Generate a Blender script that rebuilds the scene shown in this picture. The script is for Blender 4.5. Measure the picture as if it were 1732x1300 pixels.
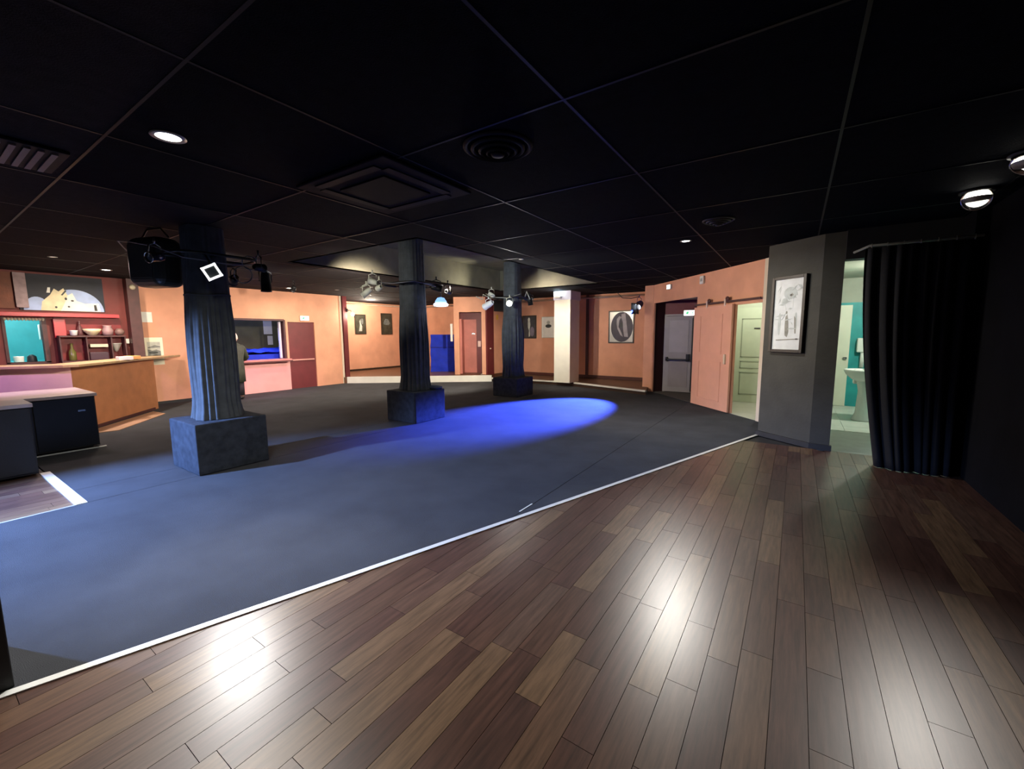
import bpy, bmesh, math, random
from mathutils import Vector, Matrix
R = math.radians
random.seed(7)
for o in list(bpy.data.objects): bpy.data.objects.remove(o)
scn = bpy.context.scene
col = scn.collection

# ------------------------------------------------------------------ camera
# World axes follow the ceiling grid: +Y along the wood planks, +X to the right of them.
HEAD, PITCH, ROLL = R(34), math.atan(85/710), R(0.38)
def g(v):   # level camera frame -> world
    return Vector((v[0]*math.cos(HEAD)-v[1]*math.sin(HEAD), v[0]*math.sin(HEAD)+v[1]*math.cos(HEAD), v[2]))
r0 = Vector((1,0,0)); u0 = Vector((0,math.sin(PITCH),math.cos(PITCH))); f0 = Vector((0,math.cos(PITCH),-math.sin(PITCH)))
cr = g(r0*math.cos(ROLL)-u0*math.sin(ROLL)); cu = g(r0*math.sin(ROLL)+u0*math.cos(ROLL)); cf = g(f0)
cam = bpy.data.objects.new('camera', bpy.data.cameras.new('camera')); col.objects.link(cam)
cam.data.sensor_width = 36; cam.data.lens = 710/1732*36; cam.data.clip_start = 0.05
M = Matrix((cr, cu, -cf)).transposed().to_4x4(); M.translation = (0,0,1.5)
cam.matrix_world = M
scn.camera = cam

# ------------------------------------------------------------------ world, exposure
w = bpy.data.worlds.new('world'); scn.world = w; w.use_nodes = True
w.node_tree.nodes['Background'].inputs[0].default_value = (.25,.35,.6,1)
w.node_tree.nodes['Background'].inputs[1].default_value = 0.02
vs = scn.view_settings
vs.view_transform = 'Standard'; vs.look = 'None'; vs.gamma = 1; vs.use_curve_mapping = False
vs.exposure = 0.0

# ------------------------------------------------------------------ lights (all but the alcove bulb stand at lamps built below)
def spot(p, to, W, c, deg=90, blend=.6, size=.05):
    l = bpy.data.lights.new('spot', 'SPOT'); l.energy = W; l.color = c; l.spot_size = R(deg); l.spot_blend = blend; l.shadow_soft_size = size
    o = bpy.data.objects.new('spot_light', l); col.objects.link(o); o.location = p
    o.rotation_euler = (Vector(to)-Vector(p)).to_track_quat('-Z','Y').to_euler(); return o
def bulb(p, W, c, size=.05):
    l = bpy.data.lights.new('bulb', 'POINT'); l.energy = W; l.color = c; l.shadow_soft_size = size
    o = bpy.data.objects.new('bulb_light', l); col.objects.link(o); o.location = p; return o
WARM = (1,.86,.68); NEUT = (1,.95,.88); COOL = (.82,.9,1); BLUE = (.05,.1,1)
def dn(x, y, W, c, spread=170, size=.11, z=2.675):
    l = bpy.data.lights.new('disc', 'AREA'); l.shape = 'DISK'; l.size = size; l.energy = W; l.color = c; l.spread = R(spread)
    o = bpy.data.objects.new('disc_light', l); col.objects.link(o); o.location = (x,y,z); return o
dn(-3.22,1.08,60,NEUT,150)              # near left downlight
dn(-1.28,5.99,42,NEUT,172)             # downlight over the carpet before the sliding door
dn(-10.38,2.35,65,WARM); dn(-10.76,5.86,22,WARM); dn(-10.2,6.84,30,WARM)
dn(-9.34,1.53,40,(1,.75,.7))
spot((1.17,5.30,2.57),(.15,1.2,0),140,NEUT,48,1,.06)
spot((1.20,4.37,2.57),(.4,1.0,0),60,NEUT,55,1,.05)
spot((-1.28,5.99,2.66),(-.6,2.6,0),260,NEUT,44,1,.06)
spot((-4.90,1.85,2.12),(-1.7,.5,0),300,(1,.98,.95),62,1,.05)   # square floodlight on the nearest column
# glow of the globe lamp, plus an unseen fill bulb in the alcove, no lamp built
bulb((-11.45,8.35,2.12),45,WARM,.05); bulb((-12.4,9.6,2.5),150,WARM,.1)
# (the stage lamps carry their own light, see par())

# ------------------------------------------------------------------ materials
MATS = {}
def nt(name):
    m = bpy.data.materials.new(name); m.use_nodes = True; t = m.node_tree
    return m, t, t.nodes['Principled BSDF']
def mat(name, c, rough=.6, var=.12, scale=6, bump=.1, metal=0, emit=None, es=0, spec=.5, bscale=None, stretch=(1,1,1)):
    if name in MATS: return MATS[name]
    m, t, b = nt(name); N = t.nodes; L = t.links
    tc = N.new('ShaderNodeTexCoord'); mp = N.new('ShaderNodeMapping'); mp.inputs['Scale'].default_value = stretch
    L.new(tc.outputs['Object'], mp.inputs[0])
    n = N.new('ShaderNodeTexNoise'); n.inputs['Scale'].default_value = scale; n.inputs['Detail'].default_value = 5; L.new(mp.outputs[0], n.inputs[0])
    r = N.new('ShaderNodeValToRGB'); L.new(n.outputs['Fac'], r.inputs[0])
    r.color_ramp.elements[0].position = .3; r.color_ramp.elements[1].position = .7
    r.color_ramp.elements[0].color = [x*(1-var) for x in c]+[1]; r.color_ramp.elements[1].color = [min(1,x*(1+var)) for x in c]+[1]
    L.new(r.outputs[0], b.inputs['Base Color'])
    b.inputs['Roughness'].default_value = rough; b.inputs['Metallic'].default_value = metal; b.inputs['Specular IOR Level'].default_value = spec
    if bump:
        n2 = N.new('ShaderNodeTexNoise'); n2.inputs['Scale'].default_value = bscale or scale*8; n2.inputs['Detail'].default_value = 4; L.new(mp.outputs[0], n2.inputs[0])
        bp = N.new('ShaderNodeBump'); bp.inputs['Strength'].default_value = bump; bp.inputs['Distance'].default_value = .01
        L.new(n2.outputs['Fac'], bp.inputs['Height']); L.new(bp.outputs[0], b.inputs['Normal'])
    if emit:
        b.inputs['Emission Color'].default_value = list(emit)+[1]; b.inputs['Emission Strength'].default_value = es
    MATS[name] = m; return m
def wood_mat():
    m, t, b = nt('walnut laminate'); N = t.nodes; L = t.links
    oi = N.new('ShaderNodeObjectInfo'); r = N.new('ShaderNodeValToRGB'); L.new(oi.outputs['Random'], r.inputs[0])
    cs = [(.062,.028,.019),(.074,.036,.023),(.084,.043,.028),(.068,.031,.022),(.098,.053,.032),(.056,.026,.019),(.125,.073,.040),(.086,.048,.032)]
    r.color_ramp.interpolation = 'CONSTANT'
    e = r.color_ramp.elements; e[0].color = list(cs[0])+[1]; e[1].position = 1/8; e[1].color = list(cs[1])+[1]
    for i in range(2,8):
        x = e.new(i/8); x.color = list(cs[i])+[1]
    tc = N.new('ShaderNodeTexCoord'); mp = N.new('ShaderNodeMapping'); mp.inputs['Scale'].default_value = (22,1.6,1)
    ad = N.new('ShaderNodeVectorMath'); ad.operation = 'ADD'; L.new(tc.outputs['Object'], ad.inputs[0])
    cb = N.new('ShaderNodeCombineXYZ'); ml = N.new('ShaderNodeMath'); ml.operation = 'MULTIPLY'; ml.inputs[1].default_value = 40
    L.new(oi.outputs['Random'], ml.inputs[0]); L.new(ml.outputs[0], cb.inputs[1]); L.new(cb.outputs[0], ad.inputs[1]); L.new(ad.outputs[0], mp.inputs[0])
    n = N.new('ShaderNodeTexNoise'); n.inputs['Scale'].default_value = 2.2; n.inputs['Detail'].default_value = 8; n.inputs['Roughness'].default_value = .65; L.new(mp.outputs[0], n.inputs[0])
    mr = N.new('ShaderNodeMapRange'); mr.inputs[1].default_value = .25; mr.inputs[2].default_value = .75; mr.inputs[3].default_value = .42; mr.inputs[4].default_value = 1.75; L.new(n.outputs['Fac'], mr.inputs[0])
    mx = N.new('ShaderNodeVectorMath'); mx.operation = 'MULTIPLY'; L.new(r.outputs[0], mx.inputs[0]); L.new(mr.outputs[0], mx.inputs[1])
    L.new(mx.outputs[0], b.inputs['Base Color'])
    b.inputs['Roughness'].default_value = .34; b.inputs['Specular IOR Level'].default_value = .6
    bp = N.new('ShaderNodeBump'); bp.inputs['Strength'].default_value = .35; bp.inputs['Distance'].default_value = .0005
    L.new(n.outputs['Fac'], bp.inputs['Height']); L.new(bp.outputs[0], b.inputs['Normal'])
    MATS['wood'] = m; return m
wood = wood_mat()
orange = mat('terracotta paint', (.72,.35,.22), .7, .10, 2.2, .25, bscale=30)
brown = mat('burnt orange bar panel', (.42,.17,.07), .55, .12, 5, .1)
carpet = mat('black needle carpet', (.050,.053,.060), .95, .14, 2.5, .8, bscale=260, spec=.2)
plinthm = mat('plinth carpet', (.034,.040,.052), .95, .3, 12, .6, bscale=200, spec=.2)
black = mat('black paint', (.018,.018,.020), .6, .2, 5, .1)
charc = mat('charcoal wall paint', (.050,.049,.042), .8, .15, 4, .2)
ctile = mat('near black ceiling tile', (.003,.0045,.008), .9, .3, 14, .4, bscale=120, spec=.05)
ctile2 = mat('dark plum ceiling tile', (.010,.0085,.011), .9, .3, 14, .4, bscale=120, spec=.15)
tbar = mat('black ceiling runner', (.008,.008,.008), .45, .1, 5, 0, spec=.2)
coffm = mat('greige coffer board', (.16,.15,.11), .8, .15, 4, .2)
cloth = mat('black velvet cloth', (.052,.060,.068), .85, .25, 10, .3, bscale=150)
curtm = mat('black curtain cloth', (.004,.0045,.007), .9, .25, 10, .3, bscale=150)
white = mat('white paint', (.75,.75,.70), .5, .05, 4, .05)
cream = mat('cream paint', (.72,.62,.48), .5, .06, 4, .05)
alu = mat('brushed aluminium', (.72,.73,.70), .45, .06, 8, .05, metal=.25)
red = mat('oxblood paint', (.13,.018,.022), .5, .12, 5, .05)
red2 = mat('bright red lacquer', (.42,.02,.03), .35, .1, 5, .05)
rose = mat('rose paint', (.50,.17,.14), .6, .1, 4, .05)
pinkm = mat('pale pink paint', (.80,.50,.44), .65, .06, 3, .1)
greyd = mat('grey lavender door paint', (.34,.32,.34), .45, .08, 4, .05)
green = mat('sage door paint', (.52,.58,.44), .5, .05, 4, .05)
teal = mat('teal paint', (.02,.30,.30), .5, .15, 4, .1)
tilef = mat('pale grey floor tile', (.55,.56,.50), .4, .08, 5, .05)
greyf = mat('grey vinyl floor', (.17,.18,.15), .45, .15, 5, .1)
bluet = mat('royal blue tarpaulin', (.004,.03,.55), .8, .15, 5, .2)
chrome = mat('chrome', (.6,.6,.6), .2, .05, 5, 0, metal=1)
blackmetal = mat('black metal', (.02,.02,.022), .4, .2, 8, 0, metal=.3)
gold = mat('pale wood edge', (.50,.33,.17), .4, .15, 8, .05)
porc = mat('white porcelain', (.82,.82,.80), .12, .02, 4, 0)
paper = mat('white paper', (.78,.77,.72), .7, .05, 8, 0)
lampw = mat('lamp glow white', (1,1,1), .5, 0, 5, 0, emit=(1,.97,.9), es=9)
lampb = mat('lamp glow ice blue', (1,1,1), .5, 0, 5, 0, emit=(.75,.85,1), es=6)
exitw = mat('lit exit panel', (1,1,1), .5, 0, 5, 0, emit=(.95,1,.95), es=2.5)
exitg = mat('exit sign green', (.05,.5,.2), .5, 0, 5, 0, emit=(.1,.75,.3), es=.8)
curve_brown = mat('dark maroon timber', (.07,.022,.022), .5, .2, 8, .1)
frameb = mat('dark picture frame', (.035,.022,.014), .4, .2, 12, .05)

# ------------------------------------------------------------------ mesh helpers
class MB:
    def __init__(s): s.v=[]; s.f=[]; s.sm=[]
    def add(s, vs, fs, M=None, smooth=False):
        k = len(s.v)
        for p in vs:
            p = Vector(p); s.v.append(M @ p if M else p)
        for q in fs: s.f.append([i+k for i in q]); s.sm.append(smooth)
        return s
    def box(s, a, b, M=None):
        x0,y0,z0 = a; x1,y1,z1 = b
        vs = [(x0,y0,z0),(x1,y0,z0),(x1,y1,z0),(x0,y1,z0),(x0,y0,z1),(x1,y0,z1),(x1,y1,z1),(x0,y1,z1)]
        return s.add(vs, [(0,3,2,1),(4,5,6,7),(0,1,5,4),(1,2,6,5),(2,3,7,6),(3,0,4,7)], M)
    def prism(s, poly, z0, z1, M=None):
        n = len(poly); A = sum(poly[i][0]*poly[(i+1)%n][1]-poly[(i+1)%n][0]*poly[i][1] for i in range(n))
        if A < 0: poly = poly[::-1]
        vs = [(x,y,z0) for x,y in poly]+[(x,y,z1) for x,y in poly]
        fs = [tuple(range(n))[::-1], tuple(range(n,2*n))]+[(i,(i+1)%n,(i+1)%n+n,i+n) for i in range(n)]
        return s.add(vs, fs, M)
    def lathe(s, prof, n=24, M=None, smooth=True, caps=True):   # prof: (r,z)
        vs=[]; fs=[]
        for r,z in prof:
            for i in range(n):
                a = 2*math.pi*i/n; vs.append((r*math.cos(a), r*math.sin(a), z))
        for k in range(len(prof)-1):
            for i in range(n):
                j=(i+1)%n; fs.append((k*n+i,k*n+j,(k+1)*n+j,(k+1)*n+i))
        if caps: fs.append(tuple(range(n))[::-1]); fs.append(tuple(range((len(prof)-1)*n,len(prof)*n)))
        return s.add(vs, fs, M, smooth)
    def tube(s, pts, r, n=8, closed=False):
        pts=[Vector(p) for p in pts]; m=len(pts); vs=[]; fs=[]
        for k,p in enumerate(pts):
            if closed: d = pts[(k+1)%m]-pts[k-1]
            else: d = pts[min(k+1,m-1)]-pts[max(k-1,0)]
            q = d.normalized().to_track_quat('Z','X')
            for i in range(n):
                a=2*math.pi*i/n; vs.append(p+q@Vector((r*math.cos(a),r*math.sin(a),0)))
        for k in range(m if closed else m-1):
            for i in range(n):
                j=(i+1)%n; k2=(k+1)%m; fs.append((k*n+i,k*n+j,k2*n+j,k2*n+i))
        if not closed: fs += [tuple(range(n))[::-1], tuple(range((m-1)*n,m*n))]
        return s.add(vs, fs, None, True)
    def ell(s, c, r, n=16, m=10, M=None):
        vs=[]; fs=[]
        for k in range(1,m):
            t=math.pi*k/m
            for i in range(n):
                a=2*math.pi*i/n; vs.append((c[0]+r[0]*math.sin(t)*math.cos(a), c[1]+r[1]*math.sin(t)*math.sin(a), c[2]-r[2]*math.cos(t)))
        vs.append((c[0],c[1],c[2]-r[2])); vs.append((c[0],c[1],c[2]+r[2])); B=len(vs)-2
        for k in range(m-2):
            for i in range(n):
                j=(i+1)%n; fs.append((k*n+i,k*n+j,(k+1)*n+j,(k+1)*n+i))
        for i in range(n):
            j=(i+1)%n; fs.append((B,j,i)); fs.append((B+1,(m-2)*n+i,(m-2)*n+j))
        return s.add(vs, fs, M, True)
    def build(s, name, m, parent=None, bevel=0, seg=2):
        me = bpy.data.meshes.new(name); me.from_pydata([tuple(p) for p in s.v], [], s.f); me.update()
        if any(s.sm):
            for p,f in zip(me.polygons, s.sm): p.use_smooth = f
        me.materials.append(m)
        o = bpy.data.objects.new(name, me); col.objects.link(o)
        if parent is not None:
            o.parent = parent; 
            o.matrix_parent_inverse = parent.matrix_world.inverted() if parent.get('_inv') else Matrix()
        if bevel:
            md = o.modifiers.new('bevel','BEVEL'); md.width = bevel; md.segments = seg; md.limit_method = 'ANGLE'
        return o
def thing(name, label, cat, loc=(0,0,0), rz=0, group=None):
    o = bpy.data.objects.new(name, None); col.objects.link(o); o.location = loc; o.rotation_euler = (0,0,rz)
    o.empty_display_size = .1
    o['label'] = label; o['category'] = cat
    if group: o['group'] = group
    return o
def tag(o, label, cat, group=None):
    o['label'] = label; o['category'] = cat
    if group: o['group'] = group
    return o
def struct(o): o['kind'] = 'structure'; return o
def stuff(o): o['kind'] = 'stuff'; return o
def box(a, b): return MB().box(a, b)
def frame2(p, q):   # local x along p->q, local y to the left of it, z up
    p = Vector((p[0],p[1],0)); d = (Vector((q[0],q[1],0))-p).normalized()
    m = Matrix.Identity(4)
    m.col[0][:3] = d; m.col[1][:3] = Vector((-d.y,d.x,0)); m.col[2][:3] = (0,0,1); m.translation = p
    return m
def wall(name, p, q, m, z0=-.03, z1=2.7, th=.12, opens=(), side=1):
    """wall face on the line p->q, body behind it (side=1: to the left of p->q)"""
    F = frame2(p,q); L = (Vector(q)-Vector(p)).length; b = MB(); y0,y1 = (0,th) if side>0 else (-th,0)
    xs = 0
    for s0,s1,a,c in sorted(opens):
        if s0 > xs+.001: b.box((xs,y0,z0),(s0,y1,z1),F)
        if a > z0+.001: b.box((s0,y0,z0),(s1,y1,a),F)
        if c < z1-.001: b.box((s0,y0,c),(s1,y1,z1),F)
        xs = s1
    if xs < L-.001: b.box((xs,y0,z0),(L,y1,z1),F)
    return struct(b.build(name, m))
def clip(poly, nx, ny, c):    # keep nx*x+ny*y <= c
    out=[]
    for i in range(len(poly)):
        p=poly[i]; q=poly[(i+1)%len(poly)]; dp=nx*p[0]+ny*p[1]-c; dq=nx*q[0]+ny*q[1]-c
        if dp<=0: out.append(p)
        if dp*dq<0:
            t=dp/(dp-dq); out.append((p[0]+t*(q[0]-p[0]),p[1]+t*(q[1]-p[1])))
    return out
def poly_area(p): return abs(sum(p[i][0]*p[(i+1)%len(p)][1]-p[(i+1)%len(p)][0]*p[i][1] for i in range(len(p))))/2

# ================================================================== SETTING
# ---- floor: slab, planks, carpet strips, tiles
floor = struct(MB().box((-14.2,-2.6,-.2),(3.4,13.3,-.012)).build('floor', black))
S0 = (-2.68,.13); S1 = (-.39,7.05)
sd = Vector((S1[0]-S0[0],S1[1]-S0[1])).normalized(); sn = Vector((sd.y,-sd.x))   # sn points to the wood side
sc = sn.x*S0[0]+sn.y*S0[1]
def planks(x0,x1,y0,y1,clips,seed,wd=.128):
    rnd = random.Random(seed); out=[]
    x=x0; k=0
    while x < x1-1e-4:
        y = y0-rnd.random()*1.0
        while y < y1:
            l = rnd.choice([.45,.6,.8,.95,1.15,1.3])
            P = [(x+.0012,max(y,y0)+.0012),(min(x+wd,x1)-.0012,max(y,y0)+.0012),(min(x+wd,x1)-.0012,min(y+l,y1)-.0012),(x+.0012,min(y+l,y1)-.0012)]
            if min(y+l,y1)-max(y,y0) > .02:
                for ci,c in enumerate(clips):
                    if P and not (ci==1 and x>.38): P = clip(P,*c)
                if len(P)>2 and poly_area(P)>.0008: out.append(P)
            y += l
        x += wd
    return out
pn = Vector((.46,.61)).normalized()   # pillar face A normal points away from the room
wd_polys = planks(-3.2,1.5,-2.4,7.2,[(-sn.x,-sn.y,-(sc+.012)),(pn.x,pn.y,pn.x*-.39+pn.y*7.06),(0,1,6.57)],3)
wd_polys += planks(-9.0,-5.29,-.9,.82,[],5)
for P in wd_polys:
    MB().prism(P,-.012,0).build('plank', wood, floor)
# carpet: four rolls laid side by side along +Y
def carpet_roll(x0,x1,y0,y1,clips=()):
    P=[(x0+.003,y0),(x1-.003,y0),(x1-.003,y1),(x0+.003,y1)]
    for c in clips: P = clip(P,*c)
    return MB().prism(P,-.012,.004)
cs = (sn.x,sn.y,sc-.012)
carpet_roll(-1.85,1.0,1.0,11.2,[cs]).build('carpet_strip', carpet, floor)
carpet_roll(-5.27,-1.85,-2.4,12.3,[cs]).build('carpet_strip', carpet, floor)
carpet_roll(-5.80,-5.27,.85,12.3).build('carpet_strip', carpet, floor)
carpet_roll(-9.6,-5.80,.85,12.3).build('carpet_strip', carpet, floor)
carpet_roll(-13.4,-9.6,.85,12.3).build('carpet_strip', carpet, floor)
# raised seam lips catch the light between the rolls
# ---- grey vinyl and tiles beyond the curtain, and behind the sliding door
MB().box((.3,6.575,-.012),(2.2,8.02,.0)).build('vinyl_sheet', greyf, floor)
for i in range(5):
    for j in range(7):
        MB().box((.3+i*.4+.002,8.02+j*.4+.002,-.012),(.7+i*.4-.002,8.42+j*.4-.002,.006)).build('tile', tilef, floor)
MB().prism([(-.5,8.2),(-.98,8.72),(-1.6,10.3),(.25,10.3),(.25,8.2)],-.012,.008).build('corridor_sheet', mat('pale vinyl',(.5,.5,.42),.4,.08,5,.05), floor)

# ---- ceiling: tiles on a grid with a raised coffer
ceil = struct(MB().box((-13.6,-2.6,3.32),(3.4,13.3,3.4)).build('ceiling', black))
CX0,CX1,CY0,CY1 = -6.95,-4.02,3.85,9.75
def rect_minus(x0,x1,y0,y1):
    if x1<=CX0 or x0>=CX1 or y1<=CY0 or y0>=CY1: return [(x0,x1,y0,y1)]
    o=[]
    if x0<CX0: o.append((x0,CX0,y0,y1))
    if x1>CX1: o.append((CX1,x1,y0,y1))
    a,b=max(x0,CX0),min(x1,CX1)
    if y0<CY0: o.append((a,b,y0,CY0))
    if y1>CY1: o.append((a,b,CY1,y1))
    return o
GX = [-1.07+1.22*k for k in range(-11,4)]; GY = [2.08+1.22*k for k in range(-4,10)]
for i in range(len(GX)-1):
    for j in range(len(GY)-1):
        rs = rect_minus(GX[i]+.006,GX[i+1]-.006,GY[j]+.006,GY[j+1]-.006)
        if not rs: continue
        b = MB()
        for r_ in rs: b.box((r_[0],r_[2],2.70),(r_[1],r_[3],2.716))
        lit = GX[i] < -4.8 or GY[j] < .5  # flags the tiles given the paler plum tint
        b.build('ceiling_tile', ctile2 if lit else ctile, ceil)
b = MB()
for x in GX: 
    for r_ in rect_minus(x-.008,x+.008,GY[0],GY[-1]): b.box((r_[0],r_[2],2.697),(r_[1],r_[3],2.712))
for y in GY:
    for r_ in rect_minus(GX[0],GX[-1],y-.008,y+.008): b.box((r_[0],r_[2],2.6965),(r_[1],r_[3],2.7115))
stuff(b.build('ceiling_runner', tbar, ceil))
b = MB(); t=.05
b.box((CX0-t,CY0-t,2.70),(CX0,CY1+t,3.3)); b.box((CX1,CY0-t,2.70),(CX1+t,CY1+t,3.3))
b.box((CX0,CY0-t,2.70),(CX1,CY0,3.3)); b.box((CX0,CY1,2.70),(CX1,CY1+t,3.3)); b.box((CX0-t,CY0-t,3.25),(CX1+t,CY1+t,3.3))
b.build('coffer', coffm, ceil)

# ---- walls
# left wall with bar back (maroon), orange stretch, hatch and red door
wall('wall_bar', (-11.72,-2.5),(-11.72,2.9), mat('maroon bar wall',(.16,.025,.02),.6,.2,3,.1), opens=[(3.72,4.16,1.05,1.84)])
wall('wall_left', (-11.72,2.9),(-11.72,7.9), orange, opens=[(1.25,3.27,.87,1.93),(3.37,4.15,0,1.88)])
struct(MB().box((-11.84,7.9,0),(-11.70,7.96,2.7)).build('trim_1', cream))
struct(MB().box((-11.86,7.98,0),(-11.66,8.12,2.7)).build('trim_2', red))
# alcove behind the platform
wall('wall_alcove', (-13.4,7.9),(-13.4,12.6), orange)
struct(MB().box((-13.52,7.78,0),(-11.84,7.9,2.7)).build('wall_alcove_side', orange))
wall('wall_back', (-13.4,12.6),(-8.3,12.6), orange)
struct(MB().box((-8.42,11.22,.197),(-8.3,12.6,2.7)).build('wall_return', orange))
wall('wall_back_right', (-8.3,12.4),(-3.2,12.4), orange)
struct(MB().prism([(-3.28,10.98),(-3.05,10.93),(-3.06,11.05),(-3.08,12.5),(-3.28,12.5)],.0,2.7).build('wall_back_corner', orange))
# door box on the platform
B0=(-9.24,10.35); B1=(-8.34,10.90)
wall('wall_door_box', B0, B1, orange, z0=.197, th=.10, opens=[(.17,.90,0,2.22)])
FB = frame2(B0,B1)
struct(MB().box((0,.10,.197),(.05,1.3,2.7),FB).build('wall_door_box_side', orange))
struct(MB().box((.10,.62,.197),(1.0,.68,2.7),FB).build('wall_recess', red))
struct(MB().box((.90,.10,.197),(.96,.62,2.7),FB).build('wall_recess_side', red))
struct(MB().box((.12,.10,2.22),(.96,.62,2.28),FB).build('trim_3', red))
struct(MB().box((-8.34,10.86,0),(-8.28,11.22,2.7)).build('trim_4', red))
# right diagonal wall with double-door recess and sliding-door opening
D0=(-.47,8.16); D1=(-3.05,10.94)
wall('wall_right_diagonal', D0, D1, orange, th=.04, side=-1, opens=[(.02,.70,0,2.0),(1.90,3.74,0,2.25)])
FD = frame2(D0,D1)
struct(MB().box((-.06,-.10,0),(.02,.02,2.7),FD).build('trim_5', cream))
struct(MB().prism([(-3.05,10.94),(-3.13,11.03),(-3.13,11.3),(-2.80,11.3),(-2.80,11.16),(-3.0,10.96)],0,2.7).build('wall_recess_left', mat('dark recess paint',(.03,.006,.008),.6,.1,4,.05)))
struct(MB().box((-2.8,11.14,1.96),(-1.2,11.24,2.7)).build('wall_recess_header', mat('wine paint',(.16,.012,.03),.5,.1,4,.05)))
struct(MB().prism([(-1.78,9.66),(-1.70,9.73),(-1.28,11.2),(-1.36,11.2)],0,2.7).build('wall_recess_right', red))
struct(MB().prism([(-3.0,10.99),(-1.72,9.62),(-1.25,11.2),(-2.85,11.2)],2.30,2.36).build('wall_recess_ceiling', mat('wine paint',(.16,.012,.03))))
# corridor behind the sliding door
pale = mat('pale green grey wall', (.50,.54,.42), .6, .05, 4, .05)
wall('wall_corridor', (-1.75,10.3),(.25,10.3), pale)
struct(MB().prism([(-1.14,8.92),(-1.07,8.99),(-1.55,10.3),(-1.62,10.3)],0,2.7).build('wall_corridor_left', pale))
struct(MB().box((.13,8.0,0),(.25,10.4,2.7)).build('wall_corridor_right', pale))
# black pillar, right wall and the washroom beyond the curtain
pill = struct(MB().prism([(-.39,7.06),(.22,6.6),(.43,6.57),(.43,7.3),(.13,8.1),(-.30,8.1)],0,2.7).build('wall_pillar', charc))
struct(MB().prism([(-.42,7.04),(.215,6.575),(.45,6.54),(.45,6.6),(.24,6.64),(-.38,7.10)],0,.07).build('baseboard_pillar', black))
struct(MB().box((.43,6.5,2.36),(1.5,6.7,2.7)).build('wall_above_opening', black))
wall('wall_right', (1.5,6.7),(1.5,-2.5), mat('matt black wall',(.006,.006,.008),.9,.2,5,.1,spec=.1))
struct(MB().box((1.40,6.12,-.01),(1.5,6.7,2.7)).build('wall_light_stop', mat('matt black wall',(.006,.006,.008))))  # added block, closes the gap that leaked washroom light
wall('wall_rear', (1.6,-2.5),(-11.8,-2.5), black)
pale2 = mat('olive grey plaster', (.36,.37,.30), .7, .08, 4, .1)
struct(MB().box((.30,7.3,0),(.43,10.8,2.62)).build('wall_washroom_left', pale2))
wall('wall_washroom', (.30,10.8),(2.3,10.8), teal, z1=2.08)
struct(MB().box((.30,10.8,2.08),(2.3,10.92,2.62)).build('wall_washroom_upper', pale2))
struct(MB().box((2.2,6.7,0),(2.3,10.8,2.62)).build('wall_washroom_right', teal))
struct(MB().box((1.62,6.58,0),(2.3,6.70,2.62)).build('wall_washroom_near', pale2))
struct(MB().box((.43,6.7,2.56),(2.3,10.8,2.62)).build('ceiling_washroom', pale2))

# ---- platform at the back
plat = mat('brown platform boards',(.13,.06,.03),.4,.2,5,.1,stretch=(8,1,1))
PL=[(-11.6,8.0),(-8.0,10.62),(-8.3,11.22),(-8.3,12.6),(-13.4,12.6),(-13.4,7.9),(-11.8,7.9)]
pf = thing('stage_platform','low wooden stage platform with white riser in front of the back alcove','platform')
MB().prism([(-11.58,8.05),(-8.05,10.72),(-8.3,11.22),(-8.42,12.58),(-13.38,12.58),(-13.38,7.92),(-11.68,7.92)],.004,.195).build('deck', plat, pf)
P0=(-11.62,7.98); P1=(-8.0,10.70); FP=frame2(P0,P1); LP=(Vector(P1)-Vector(P0)).length
MB().box((0,-.02,.004),(LP,.03,.205),FP).build('riser', white, pf)
p2 = thing('low_platform','low dark step with white nosing below the oval picture wall','platform')
MB().prism([(-8.27,11.25),(-8.0,10.75),(-5.8,10.95),(-5.2,10.9),(-2.96,10.22),(-3.13,10.96),(-3.30,10.96),(-3.30,12.38),(-8.27,12.38)],.004,.115).build('deck', mat('dark stained boards',(.05,.028,.018),.4,.2,5,.1), p2)
for n,(p,q) in enumerate([((-8.0,10.74),(-5.8,10.95)),((-5.2,10.9),(-2.96,10.2))]):
    MB().box((0,-.03,.085),((Vector(q)-Vector(p)).length,.04,.125),frame2(p,q)).build('nosing', white, p2)
wp = thing('white_pillar','square white pillar with a capped top at the step edge','pillar',(-5.5,11.0,.116))
MB().box((-.25,-.3,0),(.25,.3,2.33)).build('shaft', mat('ivory paint',(.80,.78,.66),.5,.04,4,.05), wp)
MB().box((-.27,-.32,2.33),(.27,.32,2.575)).build('capital', mat('pale grey violet paint',(.62,.62,.72),.5,.04,4,.05), wp)

# ---- perimeter conduits near the ceiling at the back
tag(MB().tube([(-13.3,8.1,2.62),(-13.3,12.5,2.62),(-8.5,12.5,2.62)],.025).build('wall_rail', mat('pale conduit',(.45,.30,.22),.5,.1,6,0)),'thin pale rail running round the alcove wall under the ceiling','rail')
tag(MB().tube([(-8.2,12.32,2.6),(-3.7,12.32,2.6)],.03).build('wall_rail', mat('pale conduit',(.45,.30,.22))),'pale rail above the three framed pictures right of the third column','rail')

# ---- skirting
struct(MB().box((-13.4,8.0,.195),(-13.37,12.6,.26)).build('baseboard_alcove', frameb))
struct(MB().box((-8.25,12.37,.115),(-3.6,12.4,.2)).build('baseboard_back', mat('maroon skirting',(.10,.03,.025),.5,.1,4,0)))
struct(MB().box((-5.52,12.36,.116),(-5.44,12.40,2.7)).build('trim_7', curve_brown))
struct(MB().box((-11.72,3.1,.0),(-11.69,4.15,.06)).build('baseboard_left', black))

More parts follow.
